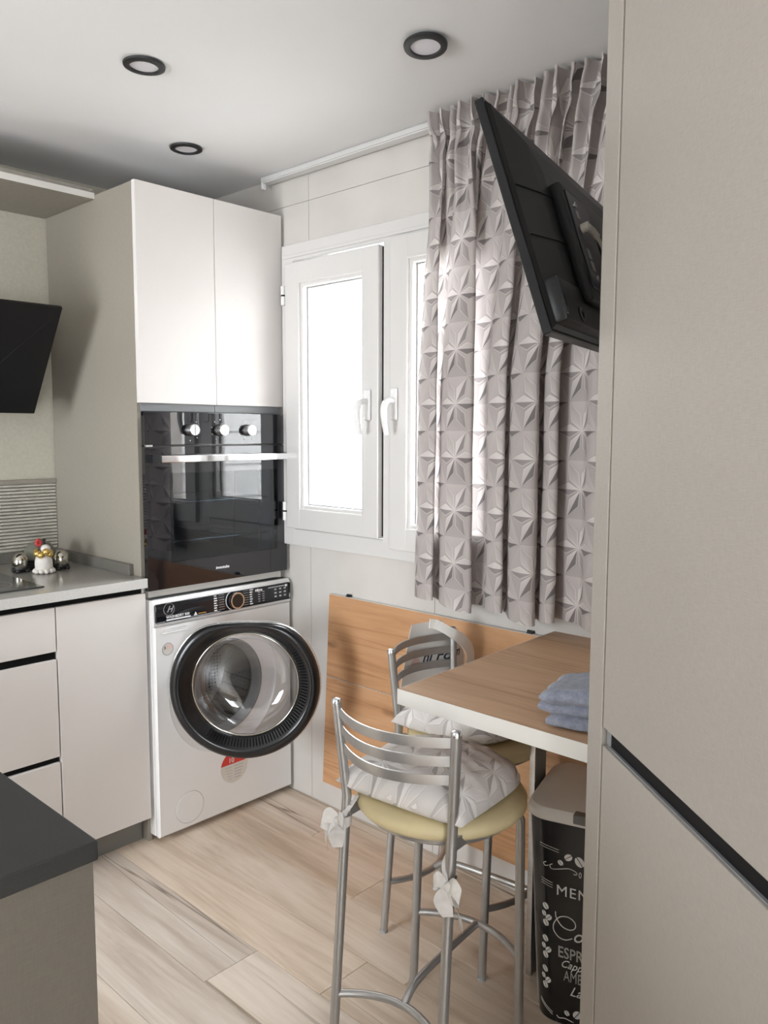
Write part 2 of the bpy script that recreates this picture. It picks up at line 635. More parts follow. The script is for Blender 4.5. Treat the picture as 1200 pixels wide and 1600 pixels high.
def disc_bm(r, mat, n=32, t=0.0006, r0=0.0):
    if r0 > 0:
        return lathe([(r0, 0), (r0, t), (r, t), (r, 0), (r0, 0)], mat, n, cap0=False, cap1=False)
    return lathe([(0, 0), (r, 0), (r, t), (0, t)], mat, n)


# ------------------------------------------------------------------ room shell
XW, YB, ZC = 1.989, 2.995, 2.335
X0, Y0 = -1.8, -2.0

floor = structure('floor', box(X0, XW + 0.02, Y0, YB + 0.02, -0.06, -0.0075), 'subfloor')
pm = None
pw = 0.172
base_x = 1.270
k = math.floor((X0 - base_x) / pw)
plank_jobs = []
while base_x + k * pw < XW:
    xa, xb = base_x + k * pw, base_x + (k + 1) * pw
    off = {-1: 1.65, 0: 1.40}.get(k, 0.37 * k + 0.9)
    y = off % 1.2 + Y0 - 1.2 if False else off - 1.2 * math.ceil((off - Y0) / 1.2)
    while y < YB:
        ya, yb = max(y, Y0), min(y + 1.2, YB)
        if yb - ya > 0.02:
            plank_jobs.append((max(xa, X0), min(xb, XW), ya, yb))
        y += 1.2
    k += 1
shared = {}
for xa, xb, ya, yb in plank_jobs:
    w, l = round(xb - xa, 4), round(yb - ya, 4)
    if (w, l) not in shared:
        g = 0.0006
        bm = box(g, w - g, g, l - g, -0.007, 0.0, 0.0009, 1)
        o = finish('plank', bm, 'plank', floor, local=True)
        shared[(w, l)] = o.data
    else:
        o = bpy.data.objects.new('plank', shared[(w, l)])
        COL.objects.link(o)
        o.parent = floor
    o.location = (xa, ya, 0)

structure('ceiling', box(X0 - 0.2, XW + 0.25, Y0 - 0.2, YB + 0.2, ZC, ZC + 0.15), 'ceiling')

WY0, WY1, WZ0, WZ1 = 1.285, 2.352, 0.977, 2.078      # window opening in the right wall


def rects_minus(y0, y1, z0, z1, hole):
    hy0, hy1, hz0, hz1 = hole
    a0, a1 = max(y0, hy0), min(y1, hy1)
    b0, b1 = max(z0, hz0), min(z1, hz1)
    if a0 >= a1 or b0 >= b1:
        return [(y0, y1, z0, z1)]
    r = []
    if y0 < a0: r.append((y0, a0, z0, z1))
    if a1 < y1: r.append((a1, y1, z0, z1))
    if z0 < b0: r.append((a0, a1, z0, b0))
    if b1 < z1: r.append((a0, a1, b1, z1))
    return r


HOLE = (WY0, WY1, WZ0, WZ1)
bm = bmesh.new()
for y0, y1, z0, z1 in rects_minus(Y0, YB + 0.2, -0.05, ZC, HOLE):
    add_box(bm, XW + 0.008, XW + 0.22, y0, y1, z0, z1)
wall_right = structure('wall_right', bm, 'grout')
ys = sorted([2.23 - 0.6 * i for i in range(-1, 8)])
ys = [Y0] + [y for y in ys if Y0 < y < YB] + [YB]
zs = [0.0, 1.025, 2.225, ZC]
for ya, yb in zip(ys, ys[1:]):
    for za, zb in zip(zs, zs[1:]):
        g = 0.0008
        bm = bmesh.new()
        rr = rects_minus(ya + g, yb - g, za + (g if za > 0 else 0), zb - (g if zb < ZC else 0), HOLE)
        for q in rr:
            add_box(bm, XW, XW + 0.008, *q)
        if rr:
            finish('tile', bm, 'wall_tile', wall_right)

wall_back = structure('wall_back', box(X0 - 0.2, XW + 0.22, YB + 0.001, YB + 0.2, -0.05, ZC), 'wall_back')
# ribbed splash tiles between the counter and the ledge
for xa in [1.3755 - 0.30 * i for i in range(1, 7)]:
    bm = bmesh.new()
    rings = []
    nrib = 20
    za, zb = 0.958, 1.206
    pts = []
    for i in range(nrib):
        z = za + (zb - za) * i / nrib
        dz = (zb - za) / nrib
        pts += [(0.003, z + 0.0008), (0.0095, z + dz * 0.25), (0.0095, z + dz * 0.7), (0.003, z + dz - 0.0008)]
    rings = [[(x, YB + 0.001 - d, z) for d, z in pts] for x in (xa + 0.0006, xa + 0.2994)]
    add_ring_strip(bm, rings, closed=False)
    add_box(bm, xa + 0.0006, xa + 0.2994, YB - 0.002, YB + 0.001, za, zb)
    finish('tile', bm, 'splash', wall_back)
finish('ledge_trim', box(X0, 1.3765, YB - 0.016, YB + 0.001, 1.208, 1.222, 0.001), 'linen', wall_back)

bm = bmesh.new()
for ya, yb, za, zb in rects_minus(Y0 - 0.2, YB + 0.2, -0.05, ZC, (1.45, 2.41, 0.55, 1.80)):  # unseen opening added so sky light fills in from the left
    add_box(bm, X0 - 0.2, X0, ya, yb, za, zb)
structure('wall_left', bm, 'plaster')
bm = bmesh.new()
for xa, xb, za, zb in rects_minus(X0, XW + 0.22, -0.05, ZC, (-1.7, -0.70, 0.50, 1.75)):  # added opening behind the camera, sized for the fill it lets in
    add_box(bm, xa, xb, Y0 - 0.2, Y0, za, zb)
structure('wall_front', bm, 'plaster')
structure('wall_outside', box(6.0, 6.2, -0.2, 9.0, -1.0, 2.3), 'exterior')
# side wall of the light well, clad in boards: it shows in the oven glass
wo = structure('wall_outside', box(XW + 0.24, 6.0, -0.2, 0.28, -1.0, 3.9), 'exterior')
for i in range(22):
    finish('board', box(XW + 0.24, 6.0, 0.28, 0.30, -0.98 + 0.217 * i, -0.98 + 0.217 * i + 0.200), 'exterior', wo)
structure('floor_outside', box(XW + 0.24, 6.0, -0.2, 9.0, -1.2, -1.0), 'exterior')

# ------------------------------------------------------------------ window_1
win = root('window_1', 'white framed double window with two casements beside tall cabinet', 'window', (XW, 1.82, WZ0))
win['kind'] = 'structure'
del win['category']
FX = 1.962


def rect_frame(x0, x1, y0, y1, z0, z1, w, bev=0.003):
    bm = bmesh.new()
    add_box(bm, x0, x1, y0, y0 + w, z0, z1, bev)
    add_box(bm, x0, x1, y1 - w, y1, z0, z1, bev)
    add_box(bm, x0 + 0.0004, x1, y0 + w * 0.9, y1 - w * 0.9, z0, z0 + w, bev)
    add_box(bm, x0 + 0.0004, x1, y0 + w * 0.9, y1 - w * 0.9, z1 - w, z1, bev)
    return bm


fr = rect_frame(FX, XW + 0.05, WY0, WY1, WZ0, WZ1, 0.062)
add_box(fr, FX, XW + 0.05, 1.7895, 1.8365, WZ0 + 0.05, WZ1 - 0.05, 0.002)
finish('window_frame', fr, 'pvc', win)
# raised bead of the frame above and below the casements
finish('frame_bead', box(FX - 0.006, FX + 0.004, WY0 + 0.02, WY1 - 0.01, 2.028, 2.040, 0.002), 'pvc', win)


def casement(y0, y1, z0, z1, hy, mirror):
    sx = FX - 0.020
    s = finish('casement', rect_frame(sx, FX + 0.045, y0, y1, z0, z1, 0.076, 0.004), 'pvc', win)
    bd = rect_frame(sx + 0.010, FX + 0.03, y0 + 0.070, y1 - 0.070, z0 + 0.070, z1 - 0.070, 0.018, 0.003)
    finish('glazing_bead', bd, 'pvc', s)
    finish('gasket', rect_frame(FX + 0.012, FX + 0.02, y0 + 0.084, y1 - 0.084, z0 + 0.084, z1 - 0.084, 0.008, 0.0), 'gasket', s)
    finish('pane', box(FX + 0.015, FX + 0.019, y0 + 0.082, y1 - 0.082, z0 + 0.082, z1 - 0.082), 'pane', s)
    # lever handle: back plate, neck and a drooping grip
    h = bmesh.new()
    hz = 1.500
    vs = add_box(h, sx - 0.010, sx, hy - 0.015, hy + 0.015, hz - 0.062, hz + 0.042, 0.006, 3)
    add_tube(h, catmull([(sx - 0.006, hy, hz), (sx - 0.030, hy, hz + 0.001), (sx - 0.046, hy, hz - 0.008), (sx - 0.053, hy, hz - 0.03),
                         (sx - 0.051, hy, hz - 0.06), (sx - 0.045, hy, hz - 0.09), (sx - 0.040, hy, hz - 0.108)], 5), 0.01, 12,
             rads=[0.0085 + 0.0025 * math.sin(PI * min(1, i / 24)) for i in range(31)])
    finish('handle', h, 'pvc_handle', win, smooth=True)
    return s


casement(1.8405, 2.312, 1.043, 2.006, 1.886, False)
casement(1.322, 1.791, 1.013, 2.020, 1.766, True)
finish('shadow_gap', box(FX - 0.001, FX + 0.01, 1.8355, 1.8402, 1.05, 2.0), 'black_profile', win)
for hz in (1.895, 1.105):
    h = bmesh.new()
    for dz in (-0.034, 0.003):
        add_tube(h, [(FX - 0.018, 2.3225, hz + dz), (FX - 0.018, 2.3225, hz + dz + 0.031)], 0.0085, 12)
    hg = finish('hinge', h, 'pvc_handle', win, smooth=True)
    finish('hinge_washer', tube([(FX - 0.018, 2.3225, hz - 0.003), (FX - 0.018, 2.3225, hz + 0.003)], 0.0075, 12), 'black_profile', hg)

# ------------------------------------------------------------------ tall cabinet
TX0, TX1, TY = 1.378, 1.975, 2.3667
t = root('tall_cabinet', 'tall white two-door cabinet housing the built-in oven above the washing machine', 'cabinet', (1.676, 2.68, 0))
finish('side_panel', box(TX0, TX0 + 0.016, TY + 0.021, 2.99, 0, 2.19, 0.001), 'linen', t, label='beige linen-patterned side panel')
finish('side_panel', box(TX1 - 0.016, TX1, TY + 0.021, 2.99, 0, 2.19, 0.001), 'door_white', t)
finish('top_panel', box(TX0 + 0.016, TX1 - 0.016, TY + 0.021, 2.99, 2.172, 2.19), 'door_white', t)
finish('back_panel', box(TX0 + 0.016, TX1 - 0.016, 2.982, 2.99, 0.845, 2.172), 'door_white', t)
finish('inner_shelf', box(TX0 + 0.016, TX1 - 0.016, TY + 0.03, 2.982, 1.466, 1.482), 'door_white', t)
finish('oven_shelf', box(TX0 + 0.016, TX1 - 0.016, TY + 0.006, 2.982, 0.848, 0.872, 0.001), 'edge_white', t)
for xa, xb in ((TX0, 1.6755), (1.6775, TX1)):
    finish('door', box(xa, xb, TY, TY + 0.019, 1.493, 2.192, 0.0012), 'door_white', t)
    finish('handle_profile', box(xa + (0.012 if xa < 1.5 else 0), xb - (0.006 if xa > 1.5 else 0), TY + 0.014, TY + 0.03, 1.4665, 1.4925, 0.001), 'grey_metal', t)

# ------------------------------------------------------------------ oven
OX0, OX1, OY, OZ0, OZ1 = 1.380, 1.973, 2.349, 0.8745, 1.4645
o = root('oven', 'black glass built-in oven with three steel knobs and a bright bar handle', 'oven', (1.676, 2.6, OZ0))
# glass front: panel strip above, door below
finish('control_panel', box(OX0, OX1, OY, OY + 0.018, 1.356, OZ1, 0.0012), 'black_glass', o)
bm = bmesh.new()
wx0, wx1, wz0, wz1 = 1.470, 1.929, 0.962, 1.262
for xa, xb, za, zb in rects_minus(OX0, OX1, OZ0, 1.350, (wx0, wx1, wz0, wz1)):
    add_box(bm, xa, xb, OY, OY + 0.018, za, zb)
od = finish('door', bm, 'black_glass', o)
finish('door_window', box(wx0, wx1, OY + 0.0004, OY + 0.006, wz0, wz1), 'oven_window', od)
finish('trim_strip', box(OX0 + 0.02, OX1 - 0.02, OY + 0.004, OY + 0.02, 1.3505, 1.3555), 'matt_black', o)
finish('vent_clip', box(OX0 + 0.006, OX0 + 0.03, OY + 0.001, OY + 0.012, 1.3485, 1.3575), 'steel', o)
hb = finish('handle', box(1.413, 1.956, OY - 0.045, OY - 0.030, 1.299, 1.322, 0.002), 'chrome', od)
for xa in (1.408, 1.950):
    finish('handle_bracket', box(xa, xa + 0.008, OY - 0.046, OY, 1.298, 1.323, 0.001), 'matt_black', od)
for kx in (1.5554, 1.6756, 1.7951):
    mk = Matrix.Translation((kx, OY, 1.4055)) @ Matrix.Rotation(R(90), 4, 'X')
    kb = finish('knob', lathe([(0, 0), (0.0215, 0), (0.0215, 0.006), (0.0195, 0.009), (0.0195, 0.026), (0.018, 0.028), (0, 0.028)], mk, 36), 'steel', o, smooth=True)
    bm = bmesh.new()
    add_box(bm, kx - 0.0012, kx + 0.0012, OY - 0.0286, OY - 0.028, 1.4055 - 0.016, 1.4055 + 0.016)
    finish('pointer_line', bm, 'gasket', kb)
    bm = bmesh.new()
    for i in range(9 if kx > 1.6 else 4):
        a = R(-60 + (300 / 8 if kx > 1.6 else 50) * i) if kx > 1.6 else R(50 - 48 * i)
        r = 0.036
        add_box(bm, kx + r * math.cos(a) - 0.0018, kx + r * math.cos(a) + 0.0018, OY - 0.0004, OY, 1.4055 + r * math.sin(a) - 0.0018, 1.4055 + r * math.sin(a) + 0.0018)
    finish('dial_marks', bm, 'print_grey', o, kind='stuff')
fm = Matrix.Translation((1.676, OY - 0.0002, 0.917)) @ Matrix.Rotation(R(90), 4, 'X')
finish('maker_mark', text_bm('inventube', 0.0145, fm, bold=0.0003, align='CENTER', shear=0.15), 'print_white', o)
# cavity with racks
bm = bmesh.new()
cx0, cx1, cz0, cz1, cy1 = 1.44, 1.935, 0.945, 1.30, 2.80
add_box(bm, cx0 - 0.01, cx0, OY + 0.05, cy1, cz0, cz1)
add_box(bm, cx1, cx1 + 0.01, OY + 0.05, cy1, cz0, cz1)
add_box(bm, cx0, cx1, cy1, cy1 + 0.01, cz0, cz1)
add_box(bm, cx0 - 0.01, cx1 + 0.01, OY + 0.05, cy1, cz0 - 0.01, cz0)
add_box(bm, cx0 - 0.01, cx1 + 0.01, OY + 0.05, cy1, cz1, cz1 + 0.01)
finish('cavity', bm, 'cavity', o)
for rz in (1.155, 1.02):
    bm = bmesh.new()
    for yy in (OY + 0.06, cy1 - 0.02):
        add_tube(bm, [(cx0 + 0.004, yy, rz), (cx1 - 0.004, yy, rz)], 0.0035, 8)
    for i in range(13):
        x = cx0 + 0.02 + i * 0.038
        add_tube(bm, [(x, OY + 0.06, rz + 0.003), (x, cy1 - 0.02, rz + 0.003)], 0.0018, 6)
    finish('rack', bm, 'chrome', o, smooth=True, kind='stuff')
for yy in (2.46, 2.62):
    finish('rack_rail', tube([(cx1 - 0.006, yy, cz0), (cx1 - 0.006, yy, cz1)], 0.003, 8), 'chrome', o, smooth=True)
finish('body', box(OX0 + 0.02, OX1 - 0.02, cy1 + 0.012, 2.96, OZ0 + 0.004, OZ1 - 0.01), 'grey_metal', o)

# ------------------------------------------------------------------ washing machine
WX0, WX1, WF, WT = 1.388, 1.979, 2.335, 0.842
w = root('washing_machine', 'white front-loading washing machine with black round door ajar under the oven', 'washing machine', (1.684, 2.63, 0))
hc, hr_ = Vector((1.672, WF, 0.487)), 0.175
bm = bmesh.new()
add_box(bm, WX0, WX1, WF + 0.02, 2.94, 0.022, WT, 0.006, 2)
bmesh.ops.delete(bm, geom=[f for f in bm.faces if f.calc_center_median().y < WF + 0.0205], context='FACES')
finish('casing', bm, 'white_enamel', w, smooth=True)
# front plate with a round opening
bm = bmesh.new()
n = 64
za, zb = 0.022, 0.752


def square_pt(a, cx, cz, x0, x1, z0, z1):
    dx, dz = math.cos(a), math.sin(a)
    ts = []
    if dx > 1e-9: ts.append((x1 - cx) / dx)
    if dx < -1e-9: ts.append((x0 - cx) / dx)
    if dz > 1e-9: ts.append((z1 - cz) / dz)
    if dz < -1e-9: ts.append((z0 - cz) / dz)
    tt = min(ts)
    return cx + dx * tt, cz + dz * tt


angs = sorted(set([2 * PI * i / n for i in range(n)] + [math.atan2(z - hc.z, x - hc.x) % (2 * PI) for x in (WX0 + 0.004, WX1 - 0.004) for z in (za, zb)]))
outer = [square_pt(a, hc.x, hc.z, WX0 + 0.004, WX1 - 0.004, za, zb) for a in angs]
rings = [[(x, WF + 0.019, z) for x, z in outer], [(x, WF + 0.004, z) for x, z in outer],
         [(hc.x + (x - hc.x) * 0.99, WF, hc.z + (z - hc.z) * 0.99) for x, z in outer],
         [(hc.x + 0.232 * math.cos(a), WF, hc.z + 0.232 * math.sin(a)) for a in angs],
         [(hc.x + 0.222 * math.cos(a), WF + 0.010, hc.z + 0.222 * math.sin(a)) for a in angs],
         [(hc.x + hr_ * math.cos(a), WF + 0.016, hc.z + hr_ * math.sin(a)) for a in angs]]
add_ring_strip(bm, rings)
finish('front_plate', bm, 'white_enamel', w, smooth=True)
mk = Matrix.Translation(hc) @ Matrix.Rotation(R(90), 4, 'X')
finish('door_seal', lathe([(0.178, -0.018), (0.168, -0.012), (0.158, -0.02), (0.150, -0.045), (0.158, -0.06), (0.178, -0.06)], mk, 48, cap0=False, cap1=False), 'rubber', w, smooth=True)
dr = finish('drum', lathe([(0.172, -0.0605), (0.235, -0.075), (0.235, -0.33), (0.06, -0.36), (0, -0.36)], mk, 48, cap0=False), 'drum', w, smooth=True)
for i in range(3):
    bm = bmesh.new()
    a = R(30 + 120 * i)
    c = Vector((hc.x + 0.21 * math.cos(a), 0, hc.z + 0.21 * math.sin(a)))
    add_tube(bm, [(c.x, WF + 0.09, c.z), (c.x, WF + 0.20, c.z), (c.x, WF + 0.32, c.z)], 0.022, 10, rads=[0.016, 0.028, 0.016])
    finish('drum_paddle', bm, 'drum', dr, smooth=True)
# control fascia
bm = bmesh.new()
prof = [(WF + 0.019, 0.752), (WF + 0.001, 0.755), (WF + 0.001, 0.759), (WF + 0.004, 0.832), (WF + 0.012, WT), (WF + 0.05, WT)]
add_ring_strip(bm, [[(x, y, z) for y, z in prof] for x in (WX0 + 0.002, WX1 - 0.002)], closed=False)
for x in (WX0 + 0.002, WX1 - 0.002):
    bm.faces.new([bm.verts.new((x, y, z)) for y, z in prof])
finish('fascia', bm, 'white_enamel', w, smooth=True)
fm = frame_mat((1.684, WF + 0.0005, 0.7965), (1, 0, 0), (0, 0.003 / 0.073, 1))    # x right, y up, z towards the room


def on_panel(x, y, z=0.0):
    return fm @ Matrix.Translation((x, y, z))


bm = box(-0.290, 0.288, -0.031, 0.033, 0.0, 0.0025, 0.006, 3)
bm.transform(fm)
pn = finish('display_panel', bm, 'panel_black', w, smooth=True)
ZP = 0.0026
kn = lathe([(0, 0), (0.028, 0), (0.029, 0.006), (0.029, 0.02), (0.027, 0.022), (0, 0.022)], on_panel(0.028, 0.002, ZP), 36)
kno = finish('dial_knob', kn, 'panel_black', pn, smooth=True)
finish('dial_ring', disc_bm(0.0292, on_panel(0.028, 0.002, ZP + 0.0215), 40, 0.0012, 0.0245), 'chrome', pn)
finish('dial_arc', lathe([(0.034, 0), (0.034, 0.0008), (0.037, 0.0008), (0.037, 0)], on_panel(0.028, 0.002, ZP), 30, cap0=False, cap1=False, a0=R(110), a1=R(250)), 'print_white', pn)
bm = bmesh.new()
for sx in (-1, 1):
    for i in range(7):
        yy = -0.025 + i * 0.0085
        add_box(bm, 0.028 + sx * 0.078 - 0.008, 0.028 + sx * 0.078 + 0.006 + random.uniform(-0.004, 0.003), yy, yy + 0.0042, ZP, ZP + 0.0004)
        add_box(bm, 0.028 + sx * 0.066 - 0.024 * (sx > 0), 0.028 + sx * 0.066 + 0.024 * (sx < 0), yy + 0.002, yy + 0.0026, ZP, ZP + 0.0003)
bm.transform(fm)
finish('programme_marks', bm, 'print_white', pn, kind='stuff')
bm = bmesh.new()
for cx in (0.136, 0.156):
    for i in range(5):
        add_box(bm, cx, cx + 0.010, -0.021 + i * 0.0085, -0.018 + i * 0.0085, ZP, ZP + 0.0004)
for cx in (0.213, 0.236, 0.258):
    for i in range(3):
        add_box(bm, cx, cx + 0.011, -0.016 + i * 0.0135, -0.010 + i * 0.0135, ZP, ZP + 0.0004)
for i in range(9):
    add_box(bm, 0.185 + i * 0.0085, 0.1915 + i * 0.0085, 0.021, 0.0262, ZP, ZP + 0.0004)
bm.transform(fm)
finish('button_marks', bm, 'print_grey', pn, kind='stuff')
bm = bmesh.new()
for (xa, xb, ya, yb) in ((0.124, 0.129, 0.018, 0.026), (0.131, 0.139, 0.0175, 0.027), (0.141, 0.146, 0.018, 0.026), (0.148, 0.156, 0.0175, 0.025), (0.264, 0.276, 0.019, 0.027), (-0.250, -0.155, -0.028, -0.0225)):
    add_box(bm, xa, xb, ya, yb, ZP, ZP + 0.0004)
bm.transform(fm)
finish('symbol_marks', bm, 'print_white', pn, kind='stuff')
finish('lettering', text_bm('WASH&DRY 500', 0.0125, on_panel(-0.250, -0.0195, ZP), bold=0.0002), 'print_white', pn)
finish('round_logo', disc_bm(0.021, on_panel(-0.238, 0.011, ZP), 32, 0.0004, 0.0198), 'print_grey', pn)
finish('logo_letter', text_bm('H', 0.030, on_panel(-0.248, 0.001, ZP), shear=0.5), 'print_grey', pn)
bm = bmesh.new()
vs = [bm.verts.new(p) for p in ((-0.142, -0.026, ZP), (-0.128, -0.026, ZP), (-0.135, -0.013, ZP))]
bm.faces.new(vs)
bm.transform(fm)
finish('triangle_mark', bm, 'print_white', pn)
bm = box(-0.124, -0.092, -0.024, -0.020, ZP, ZP + 0.0003)
bm.transform(fm)
finish('small_caption', bm, 'gold', pn)
# detergent drawer line, filter cover, stickers, feet
bm = bmesh.new()
add_box(bm, WX0 + 0.03, WX0 + 0.13, WF - 0.0015, WF + 0.001, 0.728, 0.742, 0.004)
finish('drawer_grip', bm, 'white_enamel', w, smooth=True)
mkf = Matrix.Translation((1.512, WF, 0.094)) @ Matrix.Rotation(R(90), 4, 'X')
finish('filter_cover', lathe([(0, 0.0015), (0.0545, 0.0015), (0.0555, 0.0005), (0.0555, 0)], mkf, 48, cap1=False), 'white_enamel', w, smooth=True)
finish('filter_groove', disc_bm(0.0570, mkf, 48, 0.0003, 0.0556), 'gasket', w)
mkb = Matrix.Translation((1.4383, WF - 0.0002, 0.673)) @ Matrix.Rotation(R(90), 4, 'X')
st = finish('badge_sticker', disc_bm(0.0215, mkb, 32, 0.0005), 'sticker', w)
finish('badge_rim', disc_bm(0.0215, mkb @ Matrix.Translation((0, 0, 0.0003)), 32, 0.0005, 0.0195), 'gasket', st)
bm = box(-0.002, 0.016, 0.000, 0.014, 0.0005, 0.0009)
bm.transform(mkb)
finish('badge_print', bm, 'pink', st)
finish('badge_number', text_bm('3', 0.013, mkb @ Matrix.Translation((-0.014, 0.001, 0.0005)), bold=0.0004), 'ink', st)
mks = Matrix.Translation((1.7024, WF - 0.0002, 0.182)) @ Matrix.Rotation(R(90), 4, 'X')
st = finish('round_sticker', disc_bm(0.060, mks, 40, 0.0005), 'sticker', w, label='round white sticker with a red band')
bm = bmesh.new()
pts = [(0.060 * math.cos(a), 0.060 * math.sin(a)) for a in [R(d) for d in range(24, 157, 12)]] + [(-0.059, 0.012), (0.048, 0.012)]
bm.faces.new([bm.verts.new((x, y, 0.0006)) for x, y in pts])
bm.transform(mks)
finish('red_band', bm, 'print_red', st)
finish('sticker_number', text_bm('10', 0.026, mks @ Matrix.Translation((-0.026, 0.018, 0.0006)), bold=0.0006), 'sticker', st)
bm = bmesh.new()
for i in range(5):
    yy = 0.002 - i * 0.011
    add_box(bm, -0.040 + 0.003 * i, -0.010, yy - 0.002, yy, 0.0005, 0.0008)
    add_box(bm, 0.000, 0.040 - 0.003 * i, yy - 0.002, yy + 0.001, 0.0005, 0.0008)
bm.transform(mks)
finish('fine_print', bm, 'print_grey', st, kind='stuff')
for x in (WX0 + 0.05, WX1 - 0.05):
    for y in (WF + 0.06, 2.89):
        finish('foot', lathe([(0.022, 0), (0.022, 0.006), (0.012, 0.009), (0.012, 0.024)], Matrix.Translation((x, y, 0)), 16), 'matt_black', w)
# door ajar: local z looks out of the door
DA = R(-132)
dcen = Vector((1.607, 2.133, 0.553))
dn = Vector((math.cos(DA), math.sin(DA), 0))
dm = frame_mat(dcen, Vector((-math.sin(DA), math.cos(DA), 0)), (0, 0, 1))
RD = 0.250


def door_r(a, r):
    """flattened top"""
    cut = RD * 0.87
    s = math.sin(a)
    if s > 0.1 and r > RD * 0.8:
        lim = cut / s
        p = 14
        return (r ** -p + lim ** -p) ** (-1 / p)
    return r


def ring_rad(r, h, n=96):
    return [dm @ Vector((door_r(2 * PI * i / n, r) * math.cos(2 * PI * i / n), door_r(2 * PI * i / n, r) * math.sin(2 * PI * i / n), h)) for i in range(n)]


bm = bmesh.new()
add_ring_strip(bm, [ring_rad(r, h) for r, h in ((0.247, -0.004), (0.250, 0.004), (0.247, 0.017), (0.238, 0.026), (0.222, 0.029), (0.214, 0.026), (0.206, 0.017), (0.188, 0.004), (0.1795, -0.004), (0.1785, -0.012))])
dd = finish('porthole_door', bm, 'door_black', w, smooth='all', label='black round door ring with flattened top')
bm = bmesh.new()
add_ring_strip(bm, [ring_rad(r, h) for r, h in ((0.2505, -0.012), (0.2535, -0.008), (0.2535, 0.000), (0.2505, 0.004), (0.246, 0.0))], loop=True)
finish('chrome_rim', bm, 'chrome', dd, smooth='all')
bm = bmesh.new()
add_ring_strip(bm, [ring_rad(r, h) for r, h in ((0.251, -0.010), (0.249, -0.022), (0.236, -0.032), (0.19, -0.034), (0.1785, -0.028), (0.1785, -0.010))])
finish('door_back', bm, 'white_enamel', dd, smooth='all')
bm = bmesh.new()
for i in range(58):
    a = R(-128 + 3.0 * i)
    c, s = math.cos(a), math.sin(a)
    tx = Vector((-s, c, 0)) * 0.0016
    q = [Vector((c * r, s * r, h)) for r, h in ((0.184, 0.003), (0.206, 0.019))]
    lift = Vector((0, 0, 0.0035))
    vs = [bm.verts.new(dm @ p) for p in (q[0] - tx, q[0] + tx, q[1] + tx, q[1] - tx, q[0] + lift, q[1] + lift)]
    bm.faces.new((vs[0], vs[4], vs[5], vs[3]))
    bm.faces.new((vs[1], vs[2], vs[5], vs[4]))
    bm.faces.new((vs[0], vs[1], vs[4]))
    bm.faces.new((vs[3], vs[5], vs[2]))
finish('grip_ribs', bm, 'door_black', dd, kind='stuff')
bowl = [(0.1785, -0.006), (0.176, -0.02), (0.171, -0.05), (0.160, -0.078), (0.140, -0.098), (0.110, -0.108), (0.06, -0.112), (0, -0.113)]
finish('glass_bowl', lathe(bowl, dm, 64, cap0=False), 'bowl_glass', dd, smooth='all')
finish('bowl_rim', lathe([(0.1790, -0.007), (0.1770, -0.004), (0.1735, -0.006), (0.1745, -0.012)], dm, 64, cap0=False, cap1=False), 'dark_chrome', dd, smooth='all')
bm = bmesh.new()
add_box(bm, -0.2475, -0.225, -0.05, 0.05, -0.045, -0.030, 0.003, 2, dm)
hx = dm @ Vector((-0.237, 0, -0.043))
add_box(bm, hx.x - 0.012, hx.x + 0.012, hx.y, WF + 0.006, hx.z - 0.045, hx.z + 0.045, 0.003)
finish('hinge', bm, 'grey_metal', w)
for a in (118, 128, 136, 150):
    bm = bmesh.new()
    p = Vector((0.2435 * math.cos(R(a)), 0.2435 * math.sin(R(a)), -0.030))
    if a < 140:
        p.y = min(p.y, 0.19)
    add_lathe(bm, [(0.0025, -0.004), (0.0025, 0.004)], dm @ Matrix.Translation(p), 10)
    finish('screw_plug', bm, 'matt_black', dd)

# ------------------------------------------------------------------ base cabinets and counter
CY = 2.358
b = root('base_cabinet', 'white base cabinet with one plain door beside the washing machine', 'cabinet', (1.22, 2.67, 0))
finish('carcass', box(1.0715, 1.372, CY + 0.021, 2.98, 0.095, 0.888), 'linen', b)
finish('door', box(1.0730, 1.3745, CY, CY + 0.019, 0.095, 0.869, 0.0012), 'door_white', b)
finish('handle_profile', box(1.0715, 1.366, CY + 0.012, CY + 0.0205, 0.862, 0.888), 'black_profile', b)
finish('end_cap', box(1.3661, 1.3735, CY + 0.008, CY + 0.0205, 0.8695, 0.8885), 'door_white', b)
finish('plinth', box(1.0715, 1.372, 2.418, 2.433, 0.0, 0.095), 'plinth', b)
b = root('drawer_cabinet', 'white base cabinet with three handleless drawers and black grip gaps', 'cabinet', (0.77, 2.67, 0))
finish('carcass', box(0.4705, 1.0695, CY + 0.021, 2.98, 0.095, 0.888), 'linen', b)
for za, zb in ((0.7335, 0.869), (0.4035, 0.7085), (0.0955, 0.3845)):
    finish('drawer', box(0.4715, 1.0690, CY, CY + 0.019, za, zb, 0.0012), 'door_white', b)
for za, zb in ((0.862, 0.888), (0.703, 0.7345), (0.379, 0.4045)):
    finish('handle_profile', box(0.4705, 1.0695, CY + 0.012, CY + 0.0205, za, zb), 'black_profile', b)
finish('plinth', box(0.4705, 1.0695, 2.418, 2.433, 0.0, 0.095), 'plinth', b)
b = root('corner_cabinet', 'white base cabinet left of the drawers beyond the frame edge', 'cabinet', (0.1, 2.67, 0))
finish('carcass', box(-0.13, 0.4695, CY + 0.021, 2.98, 0.095, 0.888), 'linen', b)
finish('door', box(-0.129, 0.4695, CY, CY + 0.019, 0.095, 0.869, 0.0012), 'door_white', b)
finish('plinth', box(-0.13, 0.4695, 2.418, 2.433, 0.0, 0.095), 'plinth', b)

